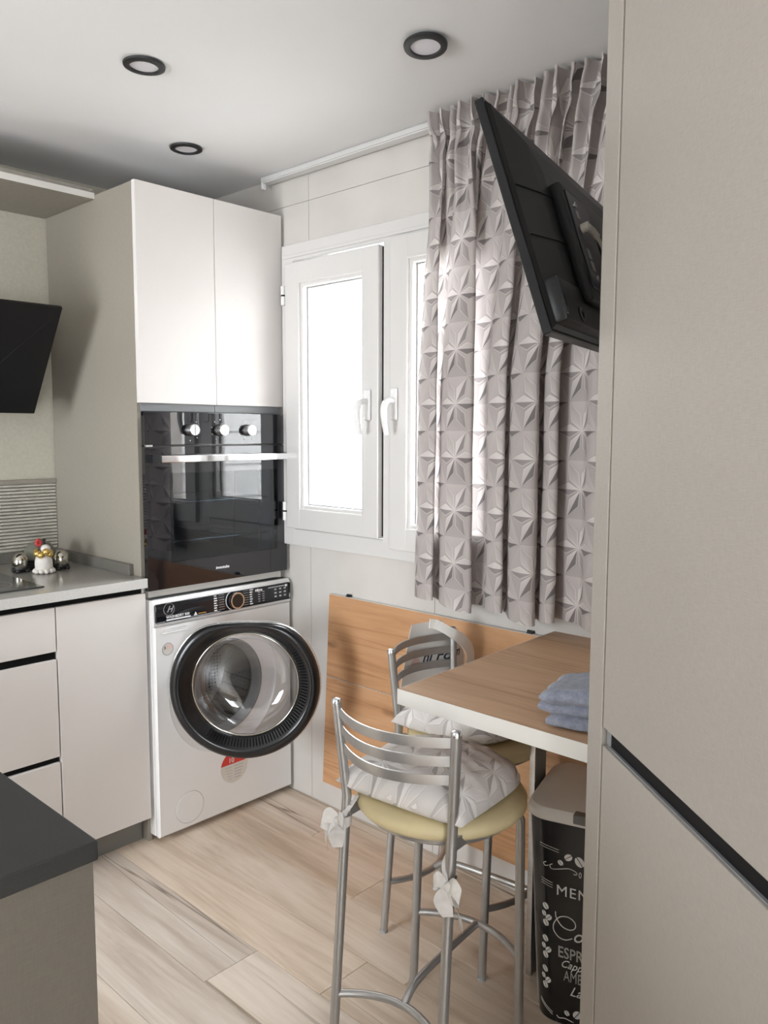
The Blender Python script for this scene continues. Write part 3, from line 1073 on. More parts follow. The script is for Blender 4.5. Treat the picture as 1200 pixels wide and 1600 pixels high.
ct = root('countertop', 'grey speckled stone countertop with pale front edge and low upstand', 'countertop', (0.62, 2.66, 0.889))
finish('slab', box(-0.14, 1.3765, 2.3445, 2.994, 0.8895, 0.92, 0.0015), 'counter', ct)
finish('nosing', box(-0.14, 1.3735, 2.3405, 2.3445, 0.8895, 0.9195, 0.001), 'counter_edge', ct)
structure('trim_1', box(-0.14, 1.3765, 2.978, 2.994, 0.9202, 0.957, 0.001), 'upstand')
structure('trim_2', box(1.3625, 1.3770, 2.435, 2.9775, 0.9202, 0.957, 0.001), 'upstand')

hb = root('induction_hob', 'dark glass hob set into the grey stone counter', 'hob', (0.78, 2.66, 0.92))
finish('glass_plate', box(0.52, 1.075, 2.434, 2.90, 0.92, 0.925, 0.002), 'hob_glass', hb)
for x, y, r in ((0.93, 2.56, 0.09), (0.93, 2.77, 0.075), (0.68, 2.66, 0.11)):
    bm = bmesh.new()
    add_lathe(bm, [(r - 0.001, 0), (r - 0.001, 0.0003), (r, 0.0003), (r, 0)], Matrix.Translation((x, y, 0.925)), 40, False, False)
    finish('zone_ring', bm, 'print_grey', hb)

# upper shelf above the hood
sh = root('ceiling_shelf', 'beige boxed shelf panel above the black hood', 'shelf', (0.6, 2.8, 2.176))
finish('board', box(-0.2, 1.3765, 2.622, 2.994, 2.176, 2.197, 0.001), 'linen', sh)
finish('front_edge', box(-0.2, 1.3765, 2.6195, 2.622, 2.1765, 2.1965), 'edge_white', sh)
finish('top_board', box(-0.2, 1.3765, 2.634, 2.994, 2.1975, 2.213), 'linen_light', sh)

# ------------------------------------------------------------------ cooker hood (slanted black glass)
hd = root('cooker_hood', 'slanted black glass cooker hood on the cream wall over the hob', 'hood', (0.78, 2.9, 1.46))
pA, pB = Vector((0, 2.572, 1.797)), Vector((0, 2.812, 1.461))
HXL, HXR = 0.45, 1.229
d = (pB - pA).normalized()
nn = Vector((0, d.z, -d.y))
if nn.y > 0:
    nn = -nn
bm = bmesh.new()
prof = [pA, pB, pB - nn * 0.012, pA - nn * 0.012]
add_ring_strip(bm, [[Vector((x, p.y, p.z)) for p in prof] for x in (HXL, HXR)], True, True, True)
gl = finish('glass_front', bm, 'hood_black', hd)
# lower flap joint drawn as a thin groove
bm = bmesh.new()
for fa, fb in (((0.9755, 0.86), (1.2050, 0.10)),):
    pa = Vector((fa[0], 0, 0)) + Vector((0, *(pA + (pB - pA) * fa[1])[1:])) + nn * 0.0004
    pb = Vector((fb[0], 0, 0)) + Vector((0, *(pA + (pB - pA) * fb[1])[1:])) + nn * 0.0004
    add_tube(bm, [pa, pb], 0.0009, 5)
finish('panel_joint', bm, 'tv_gloss', gl)
bm = bmesh.new()
prof = [(2.620, 1.765), (2.815, 1.475), (2.990, 1.475), (2.990, 1.765)]
add_ring_strip(bm, [[(x, y, z) for y, z in prof] for x in (HXL + 0.04, HXR - 0.06)], True, True, True)
finish('body', bm, 'matt_black', hd)

# ------------------------------------------------------------------ things on the counter


def egg(x, y, label):
    e = root('egg_ornament', label, 'ornament', (x, y, 0.92), 0, 'shiny egg ornaments on black feet')
    bm = bmesh.new()
    add_lathe(bm, [(0.020, 0.010), (0.025, 0.020), (0.0275, 0.032), (0.026, 0.047), (0.020, 0.059), (0.011, 0.066), (0, 0.068)], Matrix.Identity(4), 28)
    finish('shell', bm, 'dark_chrome', e, local=True, smooth='all')
    bm = bmesh.new()
    add_lathe(bm, [(0, 0.004), (0.018, 0.004), (0.0265, 0.012), (0.0265, 0.018), (0.020, 0.022), (0, 0.022)], Matrix.Identity(4), 24)
    finish('holder', bm, 'matt_black', e, local=True, smooth=True)
    for i in range(4):
        a = R(45 + 90 * i)
        finish('foot', lathe([(0, 0), (0.007, 0.001), (0.009, 0.006), (0.007, 0.012), (0, 0.013)], Matrix.Translation((0.022 * math.cos(a), 0.022 * math.sin(a), 0)), 12), 'matt_black', e, local=True, smooth='all')


egg(1.140, 2.762, 'shiny metal egg ornament on black feet left of the white figurine')
egg(1.262, 2.722, 'shiny metal egg ornament on black feet right of the white figurine')
dm_ = root('dome_ornament', 'larger dull grey dome on a black base behind the white figurine', 'ornament', (1.225, 2.80, 0.92))
finish('shell', lathe([(0.056, 0.035), (0.056, 0.045), (0.050, 0.068), (0.036, 0.086), (0.018, 0.095), (0, 0.098)], Matrix.Identity(4), 32), 'grey_dome', dm_, local=True, smooth='all')
finish('base', lathe([(0, 0), (0.048, 0), (0.050, 0.006), (0.050, 0.030), (0.045, 0.036), (0, 0.036)], Matrix.Identity(4), 32), 'matt_black', dm_, local=True, smooth=True)

fg = root('figurine', 'small white figurine with golden beads and a red flower on the counter', 'figurine', (1.188, 2.690, 0.92))
bm = bmesh.new()
add_lathe(bm, [(0, 0.002), (0.027, 0.002), (0.029, 0.010), (0.0285, 0.020), (0.0290, 0.030), (0.0285, 0.042), (0.025, 0.054), (0.015, 0.064), (0, 0.066)], Matrix.Identity(4), 24)
for i in range(11):
    a = 2 * PI * i / 11
    bmesh.ops.create_icosphere(bm, subdivisions=2, radius=0.0085, matrix=Matrix.Translation((0.029 * math.cos(a), 0.029 * math.sin(a), 0.0085)))
finish('body', bm, 'ceramic', fg, local=True, smooth='all')
bm = bmesh.new()
for i in range(8):
    a = 2 * PI * i / 8
    bmesh.ops.create_icosphere(bm, subdivisions=2, radius=0.0125, matrix=Matrix.Translation((0.021 * math.cos(a), 0.021 * math.sin(a), 0.068 + 0.006 * math.sin(a * 3))))
finish('bead_collar', bm, 'gold', fg, local=True, smooth='all')
bm = bmesh.new()
bmesh.ops.create_icosphere(bm, subdivisions=3, radius=0.016, matrix=Matrix.Translation((0.006, -0.004, 0.082)))
for p in ((-0.002, -0.014, 0.079), (0.012, -0.012, 0.078)):
    bmesh.ops.create_icosphere(bm, subdivisions=2, radius=0.006, matrix=Matrix.Translation(p))
finish('head', bm, 'ceramic', fg, local=True, smooth='all')
bm = bmesh.new()
for i in range(7):
    a = 2 * PI * i / 7
    bmesh.ops.create_icosphere(bm, subdivisions=1, radius=0.0065, matrix=Matrix.Translation((-0.013 + 0.007 * math.cos(a), 0.006, 0.104 + 0.009 * math.sin(a))))
finish('flower', bm, 'red', fg, local=True, smooth='all')
finish('flower_stem', tube([(-0.012, 0.004, 0.078), (-0.013, 0.006, 0.100)], 0.0022, 8), 'matt_black', fg, local=True)
bm = bmesh.new()
bmesh.ops.create_icosphere(bm, subdivisions=2, radius=0.006, matrix=Matrix.Translation((0.006, 0.006, 0.112)))
bmesh.ops.create_icosphere(bm, subdivisions=2, radius=0.0055, matrix=Matrix.Translation((0.005, 0.004, 0.100)))
finish('bud', bm, 'matt_black', fg, local=True, smooth='all')

# ------------------------------------------------------------------ island / peninsula at lower left
isl = root('island_unit', 'beige island unit with charcoal top in the near left corner', 'island', (-0.1, 1.15, 0))
finish('worktop', box(-0.75, 0.442, 0.882, 1.46, 0.885, 0.91, 0.002), 'island_top', isl)
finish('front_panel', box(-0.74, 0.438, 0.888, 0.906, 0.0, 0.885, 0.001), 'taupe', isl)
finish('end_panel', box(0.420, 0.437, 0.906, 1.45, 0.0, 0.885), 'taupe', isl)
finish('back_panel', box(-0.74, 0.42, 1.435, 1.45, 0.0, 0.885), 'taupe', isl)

# ------------------------------------------------------------------ ceiling downlights


def downlight(x, y, label, tilt=(0, 0), drop=0.0):
    mm = Matrix.Translation((x, y, ZC - drop)) @ Matrix.Rotation(tilt[0], 4, 'X') @ Matrix.Rotation(tilt[1], 4, 'Y')
    d = root('ceiling_downlight', label, 'light', mat=mm, group='round recessed downlights')
    finish('trim_ring', lathe([(0.036, -0.003), (0.0365, -0.0085), (0.043, -0.0095), (0.052, -0.006), (0.053, -0.001), (0.050, 0.0), (0.036, 0.0)], None, 48, cap0=False, cap1=False), 'matt_black', d, local=True, smooth=True)
    finish('diffuser', lathe([(0, -0.0035), (0.0365, -0.0035), (0.0365, -0.001), (0, -0.001)], None, 40), 'lamp_off', d, local=True)
    if drop > 0.004:
        finish('housing', lathe([(0.034, -0.0005), (0.034, drop), (0, drop)], None, 32), 'matt_black', d, local=True)


downlight(1.158, 1.924, 'black-rimmed downlight nearest the left edge of the ceiling', (R(1), R(1)), 0.0015)
downlight(1.549, 1.314, 'black-rimmed downlight hanging slightly loose near the curtain', (R(-5), R(5)), 0.011)
downlight(1.574, 2.369, 'black-rimmed downlight over the tall cabinet doors', (0, 0), 0.0005)

# ------------------------------------------------------------------ curtain rail and curtain
rl = root('curtain_rail', 'white ceiling curtain rail above the window', 'curtain rail', (1.955, 1.6, 2.31))
bm = bmesh.new()
add_box(bm, 1.9405, 1.9755, 0.40, 2.432, 2.312, ZC - 0.0005, 0.002)
finish('track', bm, 'rail', rl)
finish('track_lip', box(1.9360, 1.9405, 0.40, 2.432, 2.316, 2.328, 0.001), 'rail', rl)
finish('end_stop', box(1.9385, 1.957, 2.428, 2.439, 2.292, ZC - 0.001, 0.003), 'pvc_handle', rl)

C0 = Vector((0, 0, 1.4))
F = 1257.02


def ray(px, py):
    return fw + rt * ((px - 600) / F) - up * ((py - 800) / F)


def at_x(px, py, X):
    dd_ = ray(px, py)
    return C0 + dd_ * (X / dd_.x)


fold = [(653, 1.912), (656, 1.885), (663, 1.870), (676, 1.866), (680, 1.880), (670, 1.900), (661, 1.914), (668, 1.926), (684, 1.908), (688, 1.880), (700, 1.862), (718, 1.856), (732, 1.862),
        (735, 1.880), (716, 1.900), (692, 1.908), (688, 1.920), (704, 1.929), (738, 1.926), (754, 1.922), (757, 1.900), (760, 1.876), (771, 1.862), (783, 1.868), (785, 1.886), (774, 1.906), (770, 1.918), (778, 1.926), (789, 1.924),
        (792, 1.900), (796, 1.874), (808, 1.858), (824, 1.854), (835, 1.864), (837, 1.884), (822, 1.904), (816, 1.918), (828, 1.926), (842, 1.918), (845, 1.890), (852, 1.872), (863, 1.872), (869, 1.886), (860, 1.908), (866, 1.922), (880, 1.916),
        (896, 1.908), (908, 1.902), (913, 1.880), (920, 1.862), (932, 1.860), (940, 1.880), (934, 1.908), (948, 1.922), (960, 1.890), (975, 1.866), (992, 1.880), (1006, 1.912), (1028, 1.880), (1046, 1.890)]
low = catmull([at_x(px, 770, X) for px, X in fold], 8)
low = [Vector((p.x, p.y, 0)) for p in low]
arc = [0.0]
for a_, b_ in zip(low, low[1:]):
    arc.append(arc[-1] + (b_ - a_).length)
# y of each point by hidden width at the top
ytop0, ytop1 = 1.592, low[-1].y
nU, nV = len(low), 84
bm = bmesh.new()
uvl = bm.loops.layers.uv.new('UVMap')
grid = []
rng = random.Random(3)
hem_j = [rng.uniform(-0.004, 0.004) for _ in range(60)]
for j in range(nV + 1):
    tt = (j / nV) ** 1.35
    row = []
    for i, p in enumerate(low):
        s = arc[i]
        zt, zbm = 2.327, 0.878 + 0.010 * math.sin(s * 9.0) + (1.905 - p.x) * 0.12 * 0
        z = zt + (zbm - zt) * tt
        h = zt - z
        yt = ytop0 + (ytop1 - ytop0) * s / arc[-1]
        kb = min(1.0, max(0.0, (h - 0.02) / 0.75)) ** 0.8
        y = yt + (p.y - yt) * kb
        # left edge leans a little outwards low down
        y += 0.018 * max(0.0, 1 - s / 0.35) * (max(0, h - 0.35) / 1.1)
        amp = 0.35 + 0.65 * kb
        x = 1.900 + (p.x - 1.893) * amp
        # pinch-pleat heading: stiff upright tubes with deep gaps, gathered about 8 cm down
        per = 0.104
        q = (s / per + 0.13 * math.sin(s * 37)) % 1.0
        tube_ = 1.0 if 0.14 < q < 0.74 else 0.0
        if q <= 0.14: tube_ = q / 0.14
        if q >= 0.74: tube_ = max(0.0, 1 - (q - 0.74) / 0.14)
        kp = max(0.0, min(1.0, (0.36 - h) / 0.26))
        gather = math.exp(-((h - 0.085) / 0.032) ** 2)
        x += kp * (0.022 - 0.040 * tube_ - 0.012 * math.sin(PI * min(1, q / 0.88))) * (1 - 0.45 * gather)
        y += kp * 0.010 * math.sin(2 * PI * (q - 0.44)) * (1 + 0.5 * gather)
        y -= gather * 0.010 * max(0.0, 1 - s / 0.12)
        y -= 0.022 * max(0.0, 1 - s / 0.25) * math.exp(-((h - 0.16) / 0.16) ** 2)
        x += 0.0016 * math.sin(7 * z + 30 * s) + 0.0012 * math.sin(23 * z + 11 * s)
        if x > 1.936: x = 1.936
        row.append((bm.verts.new((x, y, z)), (s * 1.0, z)))
    grid.append(row)
for j in range(nV):
    for i in range(nU - 1):
        q = [grid[j][i], grid[j + 1][i], grid[j + 1][i + 1], grid[j][i + 1]]
        f = bm.faces.new([a[0] for a in q])
        for lp, a in zip(f.loops, q):
            lp[uvl].uv = a[1]
cu = finish('curtain', bm, 'curtain', None, smooth='all')
tag(cu, 'grey pleated curtain printed with folded-paper flowers, drawn over the right casement', 'curtain')

# ------------------------------------------------------------------ oak wall panelling
wp = root('wall_panel', 'oak wall panelling of two stacked boards behind the stools', 'panelling', (1.979, 1.3, 0.09))
for za, zb in ((0.5085, 0.814), (0.094, 0.5055)):
    bm = bmesh.new()
    lean = 0.040
    ya, yb = 0.45, 2.150
    pts = [(ya, za), (yb - lean * (za - 0.09) / 0.72, za), (yb - lean * (zb - 0.09) / 0.72, zb), (ya, zb)]
    add_ring_strip(bm, [[(x, y, z) for y, z in pts] for x in (1.9705, 1.9885)], True, True, True)
    bd = finish('board', bm, 'oak', wp)
    add = bmesh.new()
    e = 0.0012
    add_box(add, 1.9703, 1.9886, ya, pts[2][0], zb, zb + e)
    q = [(pts[1][0], za), (pts[2][0], zb), (pts[2][0] + e, zb), (pts[1][0] + e, za)]
    add_ring_strip(add, [[(x, y, z) for y, z in q] for x in (1.9703, 1.9886)], True, True, True)
    finish('edging', add, 'edge_white', bd)
for y in (2.02, 1.262):
    bm = bmesh.new()
    add_box(bm, 1.974, 1.987, y - 0.008, y + 0.008, 0.8152, 0.8195)
    add_box(bm, 1.980, 1.9875, y - 0.012, y + 0.012, 0.8152, 0.8235, 0.002)
    finish('fixing_clip', bm, 'matt_black', wp)

# ------------------------------------------------------------------ table
tb = root('table', 'oak-topped breakfast table with white edge fixed against the window wall', 'table', (1.64, 0.9, 0))
bm = bmesh.new()
tp = [(1.2922, 0.605), (1.9885, 0.605), (1.9885, 1.1845), (1.2922, 1.162)]
ins = 0.0008
add_ring_strip(bm, [[(x, y, z) for x, y in tp] for z in (0.799, 0.8325)], True, True, True)
tt_ = finish('tabletop', bm, 'table_oak', tb)
bm = bmesh.new()
e = 0.0012
add_box(bm, 1.2922 - e, 1.2922, 0.605, 1.162 + e, 0.799, 0.8338)
q = [(1.2922, 1.162), (1.9885, 1.1845), (1.9885, 1.1845 + e), (1.2922, 1.162 + e)]
add_ring_strip(bm, [[(x, y, z) for x, y in q] for z in (0.799, 0.8338)], True, True, True)
finish('edge_band', bm, 'edge_white', tt_)
bm = box(1.2922, 1.9885, 0.605, 1.1615, 0.8325, 0.8335)
for v_ in bm.verts:
    if v_.co.y > 1.0 and v_.co.x > 1.5:
        v_.co.y = 1.184
finish('top_veneer', bm, 'table_oak', tt_)
lg = finish('leg', box(1.690, 1.740, 1.053, 1.066, 0.0, 0.799), 'plinth', tb, label='dark flat support with a pale front edge')
finish('leg_edge', box(1.6865, 1.690, 1.052, 1.067, 0.0, 0.799), 'steel', lg)

# ------------------------------------------------------------------ bar stools
HS, HB = 0.603, 0.816
ST = dict(bt=.165, wt=.156, bm=.150, wm=.139, bf=.197, wf=.143, ft=.134, wft=.139, ff=.123, wff=.151)


def knot(parent, c, s, seed):
    """ribbon tied round a post: wrap, knot, two loops and two tails (local coordinates)"""
    rn = random.Random(seed)
    bm = bmesh.new()

    def strip(pts, w, wdir):
        pts = catmull(pts, 5)
        n = len(pts)
        wd = Vector(wdir).normalized()
        rows = []
        for i, p in enumerate(pts):
            ww = w * (0.6 + 0.5 * math.sin(PI * (i / (n - 1)) ** 0.6)) * 0.5
            rows.append([p - wd * ww, p + Vector((0.002, 0.0, 0.001)) * math.sin(i), p + wd * ww])
        add_ring_strip(bm, rows, closed=False)
    c = Vector(c)
    out = Vector((-1, 0, 0))
    side = Vector((0, s, 0))
    rr = 0.0135
    strip([c + Vector((rr * math.cos(a), rr * math.sin(a), 0.004 * math.cos(a))) for a in [2 * PI * i / 10 for i in range(11)]], 0.026, (0, 0, 1))
    kn_ = c + out * 0.018 + side * 0.006
    bmesh.ops.create_icosphere(bm, subdivisions=2, radius=0.011, matrix=Matrix.Translation(kn_) @ Matrix.Diagonal((0.8, 1.1, 1.0, 1)))
    strip([kn_, kn_ + out * 0.010 + side * 0.020 + Vector((0, 0, 0.012)), kn_ + out * 0.012 + side * 0.038 + Vector((0, 0, -0.004)), kn_ + out * 0.008 + side * 0.018 + Vector((0, 0, -0.012)), kn_], 0.030, (0.3, 0, 1))
    strip([kn_, kn_ + out * 0.012 - side * 0.014 + Vector((0, 0, 0.018)), kn_ + out * 0.012 - side * 0.026 + Vector((0, 0, 0.004)), kn_], 0.026, (0.3, 0.2, 1))
    for k_, dy in ((1, 0.022), (-1, -0.004)):
        strip([kn_, kn_ + out * 0.010 + side * dy + Vector((0, 0, -0.022)), kn_ + out * 0.006 + side * (dy * 1.3 + 0.004) + Vector((0, 0, -0.045)), kn_ + out * 0.003 + side * (dy * 1.2 + rn.uniform(-0.004, 0.01)) + Vector((0, 0, -0.068 - 0.008 * k_))], 0.034, (0.5, 0.6 * k_, 0))
    # strap running up to the cushion corner
    strip([kn_, c + Vector((-0.004, -s * 0.012, 0.030)), c + Vector((0.022, -s * 0.018, 0.052))], 0.012, (0, 1, 0.2))
    return finish('ribbon_tie', bm, 'ribbon', parent, local=True, smooth='all')


def stool(loc, rz, label, first):
    t = root('bar_stool', label, 'stool', loc, rz, 'grey metal bar stools')

    def post(s):
        T, Mi, Fo = Vector((-ST['bt'], s * ST['wt'], HB)), Vector((-ST['bm'], s * ST['wm'], HS)), Vector((-ST['bf'], s * ST['wf'], 0))
        return [Fo, Fo.lerp(Mi, 0.5), Fo.lerp(Mi, 0.92), Mi, Mi.lerp(T, 0.12), Mi.lerp(T, 0.6), T]
    for s in (1, -1):
        lg = finish('leg', tube(post(s), 0.0108, 14), 'pipe', t, local=True, smooth=True)
        bm = bmesh.new()
        T = Vector((-ST['bt'], s * ST['wt'], HB))
        add_lathe(bm, [(0.0109, -0.006), (0.0109, 0.001), (0.009, 0.005), (0.004, 0.007), (0, 0.0075)], Matrix.Translation(T), 14)
        finish('post_cap', bm, 'steel', lg, local=True, smooth=True)
    A = lambda s: Vector((ST['ft'], s * ST['wft'], HS - 0.045))
    B = lambda s: Vector((ST['ff'], s * ST['wff'], 0))
    for s in (1, -1):
        a, b_ = A(s), B(s)
        finish('leg', tube([b_, b_.lerp(a, 0.5), b_.lerp(a, 0.93), a + Vector((-0.012, -s * 0.012, 0.006))], 0.0108, 14), 'pipe', t, local=True, smooth=True)
    for P in (B(1), B(-1), Vector((-ST['bf'], ST['wf'], 0)), Vector((-ST['bf'], -ST['wf'], 0))):
        finish('floor_glide', lathe([(0.0114, 0), (0.0114, 0.008), (0.0105, 0.010)], Matrix.Translation(P), 14), 'gasket', t, local=True)
    # curved back slats
    for zc in (0.795, 0.756, 0.716):
        bm = bmesh.new()
        k_ = (zc - HS) / (HB - HS)
        wv, bu = ST['wm'] + (ST['wt'] - ST['wm']) * k_, -(ST['bm'] + (ST['bt'] - ST['bm']) * k_)
        rows = []
        for i in range(17):
            s = -1 + 2 * i / 16
            c = Vector((bu - 0.058 * (1 - s * s), s * (wv - 0.006), zc))
            nx = Vector((-1, -0.74 * s, 0)).normalized()
            rows.append([c + nx * q + Vector((0, 0, z_)) for q, z_ in ((-0.0022, -0.0105), (0.0022, -0.0105), (0.0030, 0), (0.0022, 0.0105), (-0.0022, 0.0105))])
        add_ring_strip(bm, rows, True, True, True)
        finish('back_slat', bm, 'pipe', t, local=True, smooth=True)
    # seat: steel tray, vinyl pad
    finish('seat_base', lathe([(0, 0.545), (0.155, 0.545), (0.165, 0.552), (0.165, 0.566), (0, 0.566)], Matrix.Translation((0.012, 0, 0)), 40), 'pipe', t, local=True, smooth=True)
    finish('seat_pad', lathe([(0, 0.564), (0.17, 0.564), (0.186, 0.569), (0.193, 0.578), (0.193, 0.590), (0.186, 0.600), (0.16, 0.606), (0, 0.608)], Matrix.Translation((0.016, 0, 0)), 56), 'foam', t, local=True, smooth='all')
    for s in (1, -1):
        finish('seat_bracket', box(-ST['bm'] - 0.004, -0.10, s * ST['wm'] - 0.012 * (s > 0) - 0.002, s * ST['wm'] + 0.012 * (s < 0) + 0.002, 0.560, 0.585), 'pipe', t, local=True)
    # footrest: two bowed bars joined by a stem
    za = 0.19
    fl, frr = B(1).lerp(A(1), za / 0.558), B(-1).lerp(A(-1), za / 0.558)
    zb_ = 0.152
    bl, br = [Vector((-ST['bf'], s * ST['wf'], 0)).lerp(Vector((-ST['bm'], s * ST['wm'], HS)), zb_ / HS) for s in (1, -1)]
    bowA = [fl.lerp(frr, q) + Vector((0.055 * (1 - (2 * q - 1) ** 2), 0, 0)) for q in [i / 12 for i in range(13)]]
    bowB = [bl.lerp(br, q) + Vector((0.062 * (1 - (2 * q - 1) ** 2), 0, 0)) for q in [i / 12 for i in range(13)]]
    finish('foot_bar', tube(bowA, 0.0088, 12), 'pipe', t, local=True, smooth=True)
    finish('foot_bar', tube(bowB, 0.0088, 12), 'pipe', t, local=True, smooth=True)
    pa, pb = bowB[6], bowA[6]
    finish('foot_stem', tube(catmull([pa, pa + Vector((0.05, 0, 0.030)), pa.lerp(pb, 0.55) + Vector((0, 0, 0.016)), pb], 5), 0.0088, 12), 'pipe', t, local=True, smooth=True)
    return t


def cushion(parent_loc, rz, label, du=0.0):
    mm = Matrix.Translation(parent_loc) @ Matrix.Rotation(rz, 4, 'Z')
    c = root('seat_cushion', label, 'cushion', mat=mm @ Matrix.Translation((0.0, 0, 0.6085)), group='flower-print seat cushions')
    bm = bmesh.new()
    uvl = bm.loops.layers.uv.new('UVMap')
    n = 30
    rows = {}
    hu, hv = 0.158, 0.166

    def shape(a, b):
        """square with two rounded front corners"""
        u_, v_ = a, b
        if a > 0:
            r = math.hypot(a, b)
            mxx = max(abs(a), abs(b))
            if r > 0:
                f = mxx / r
                k2 = 0.62 * a
                u_, v_ = a * (1 - k2 + k2 * f), b * (1 - k2 + k2 * f)
        return u_ * hu, v_ * hv
    rnd = random.Random(5)
    for side in (1, -1):
        g = []
        for i in range(n + 1):
            r_ = []
            for j in range(n + 1):
                a, b = -1 + 2 * i / n, -1 + 2 * j / n
                u_, v_ = shape(a, b)
                e = max(0.0, (1 - abs(a) ** 3.2)) ** 0.42 * max(0.0, (1 - abs(b) ** 3.2)) ** 0.42
                wr = 0.0035 * math.sin(17 * a + 5 * b) * math.sin(13 * b - 4 * a) * e
                if side > 0:
                    z = 0.020 + 0.060 * e + wr + 0.004 * math.sin(9 * v_ * 10) * (1 - e)
                else:
                    z = 0.018 - 0.0175 * min(1, e * 1.4)
                key = (side, i, j)
                if side < 0 and (i in (0, n) or j in (0, n)):
                    r_.append(rows[(1, i, j)])
                    continue
                v = bm.verts.new((u_, v_, z))
                rows[key] = v
                r_.append(v)
            g.append(r_)
        for i in range(n):
            for j in range(n):
                q = [g[i][j], g[i + 1][j], g[i + 1][j + 1], g[i][j + 1]]
                if side < 0:
                    q.reverse()
                f = bm.faces.new(q)
                for lp in f.loops:
                    co = lp.vert.co
                    lp[uvl].uv = (co.y * 1.15 + 0.018 + (co.z - 0.02) * 0.4, co.x * 1.15 + 0.055)
    finish('cover', bm, 'cushion', c, local=True, smooth='all')
    for s, sd, dz in ((1, 11, 0.0), (-1, 23, -0.045)):
        k_ = 0.92
        zc = 0.548 + dz
        f_ = zc / HS
        px_, py_ = -(ST['bf'] + (ST['bm'] - ST['bf']) * f_), s * (ST['wf'] + (ST['wm'] - ST['wf']) * f_)
        knot(c, (px_, py_, zc - 0.6085), s, sd)
    return c


S1 = ((1.356, 1.099, 0), 0.086)
S2 = ((1.729, 1.277, 0), -1.46)
stool(*S1, 'grey metal bar stool in front, pulled out from the table', True)
stool(*S2, 'grey metal bar stool with a white bag on its back, by the wall panelling', False)
cushion(*S1, 'pale flower-print cushion on the front bar stool')
cushion(*S2, 'pale flower-print cushion on the stool tucked under the table')

# ------------------------------------------------------------------ white bag on the rear stool
mm = Matrix.Translation(S2[0]) @ Matrix.Rotation(S2[1], 4, 'Z')
bg_ = root('shopping_bag', 'white bag with dark handwriting hanging on the back of the rear stool', 'bag', mat=mm)
bm = bmesh.new()
# body: a slim pouch hanging behind the slats, its strap brought over the post to the seat side
zs_ = [0.600, 0.64, 0.68, 0.72, 0.76, 0.80, 0.825, 0.842]
vl = [-0.040, -0.030, -0.018, -0.006, 0.006, 0.017, 0.024, 0.030]
vr = [0.230, 0.235, 0.238, 0.238, 0.215, 0.165, 0.140, 0.132]


def back_u(v):
    return -(0.166 + 0.056 * max(0.0, 1 - (v / 0.15) ** 2)) - 0.008


fr_, bk_ = [], []
for z, a, b_ in zip(zs_, vl, vr):
    qs = [a + (b_ - a) * q for q in [i / 8 for i in range(9)]]
    th_ = 0.012 if z < 0.83 else 0.002
    fr_.append([Vector((back_u(v_), v_, z)) for v_ in qs])
    bk_.append([Vector((back_u(v_) - 0.001 - th_ * math.sin(PI * i / 8), v_, z)) for i, v_ in enumerate(qs)])
rings = [f_ + list(reversed(k_)) for f_, k_ in zip(fr_, bk_)]
bm = bmesh.new()
add_ring_strip(bm, rings, True, True, True)
body = finish('body', bm, 'bag', bg_, local=True, smooth=True)
bm = bmesh.new()
cen = catmull([(-0.206, 0.090, 0.838), (-0.190, 0.110, 0.832), (-0.150, 0.135, 0.806), (-0.140, 0.170, 0.782), (-0.137, 0.205, 0.745), (-0.139, 0.212, 0.705), (-0.145, 0.205, 0.670)], 5)
rows = []
for i, p in enumerate(cen):
    tdir = (cen[min(i + 1, len(cen) - 1)] - cen[max(i - 1, 0)]).normalized()
    wd = tdir.cross(Vector((-1, 0, 0))).normalized()
    ww = 0.014 + 0.016 * (i / len(cen)) ** 2
    rows.append([p + wd * ww, p - wd * ww, p - wd * ww + Vector((0.002, 0, 0)), p + wd * ww + Vector((0.002, 0, 0))])
add_ring_strip(bm, rows, True, True, True)
finish('handle_strap', bm, 'bag', bg_, local=True, smooth=True)


def bag_print(bm):
    """wrap flat print (x right, y up) onto the curved inner face of the bag"""
    for v_ in bm.verts:
        x, y, z = v_.co
        v_.co = (back_u(x) + 0.0012 + z, x, y)
    return bm


finish('handwriting', bag_print(text_bm('hi Foum', 0.042, Matrix.Translation((0.070, 0.724, 0)), shear=0.3, bold=0.0004)), 'ink', body, local=True)
finish('pink_print', bag_print(disc_bm(0.016, Matrix.Translation((0.045, 0.725, 0)), 20, 0.0004)), 'pink', body, local=True)

# ------------------------------------------------------------------ blue towel
tw = root('towel', 'folded fluffy grey-blue towel on the table near the fridge unit', 'towel', (1.40, 0.74, 0.8335), R(-76))
bm = bmesh.new()
from mathutils import noise as mnoise


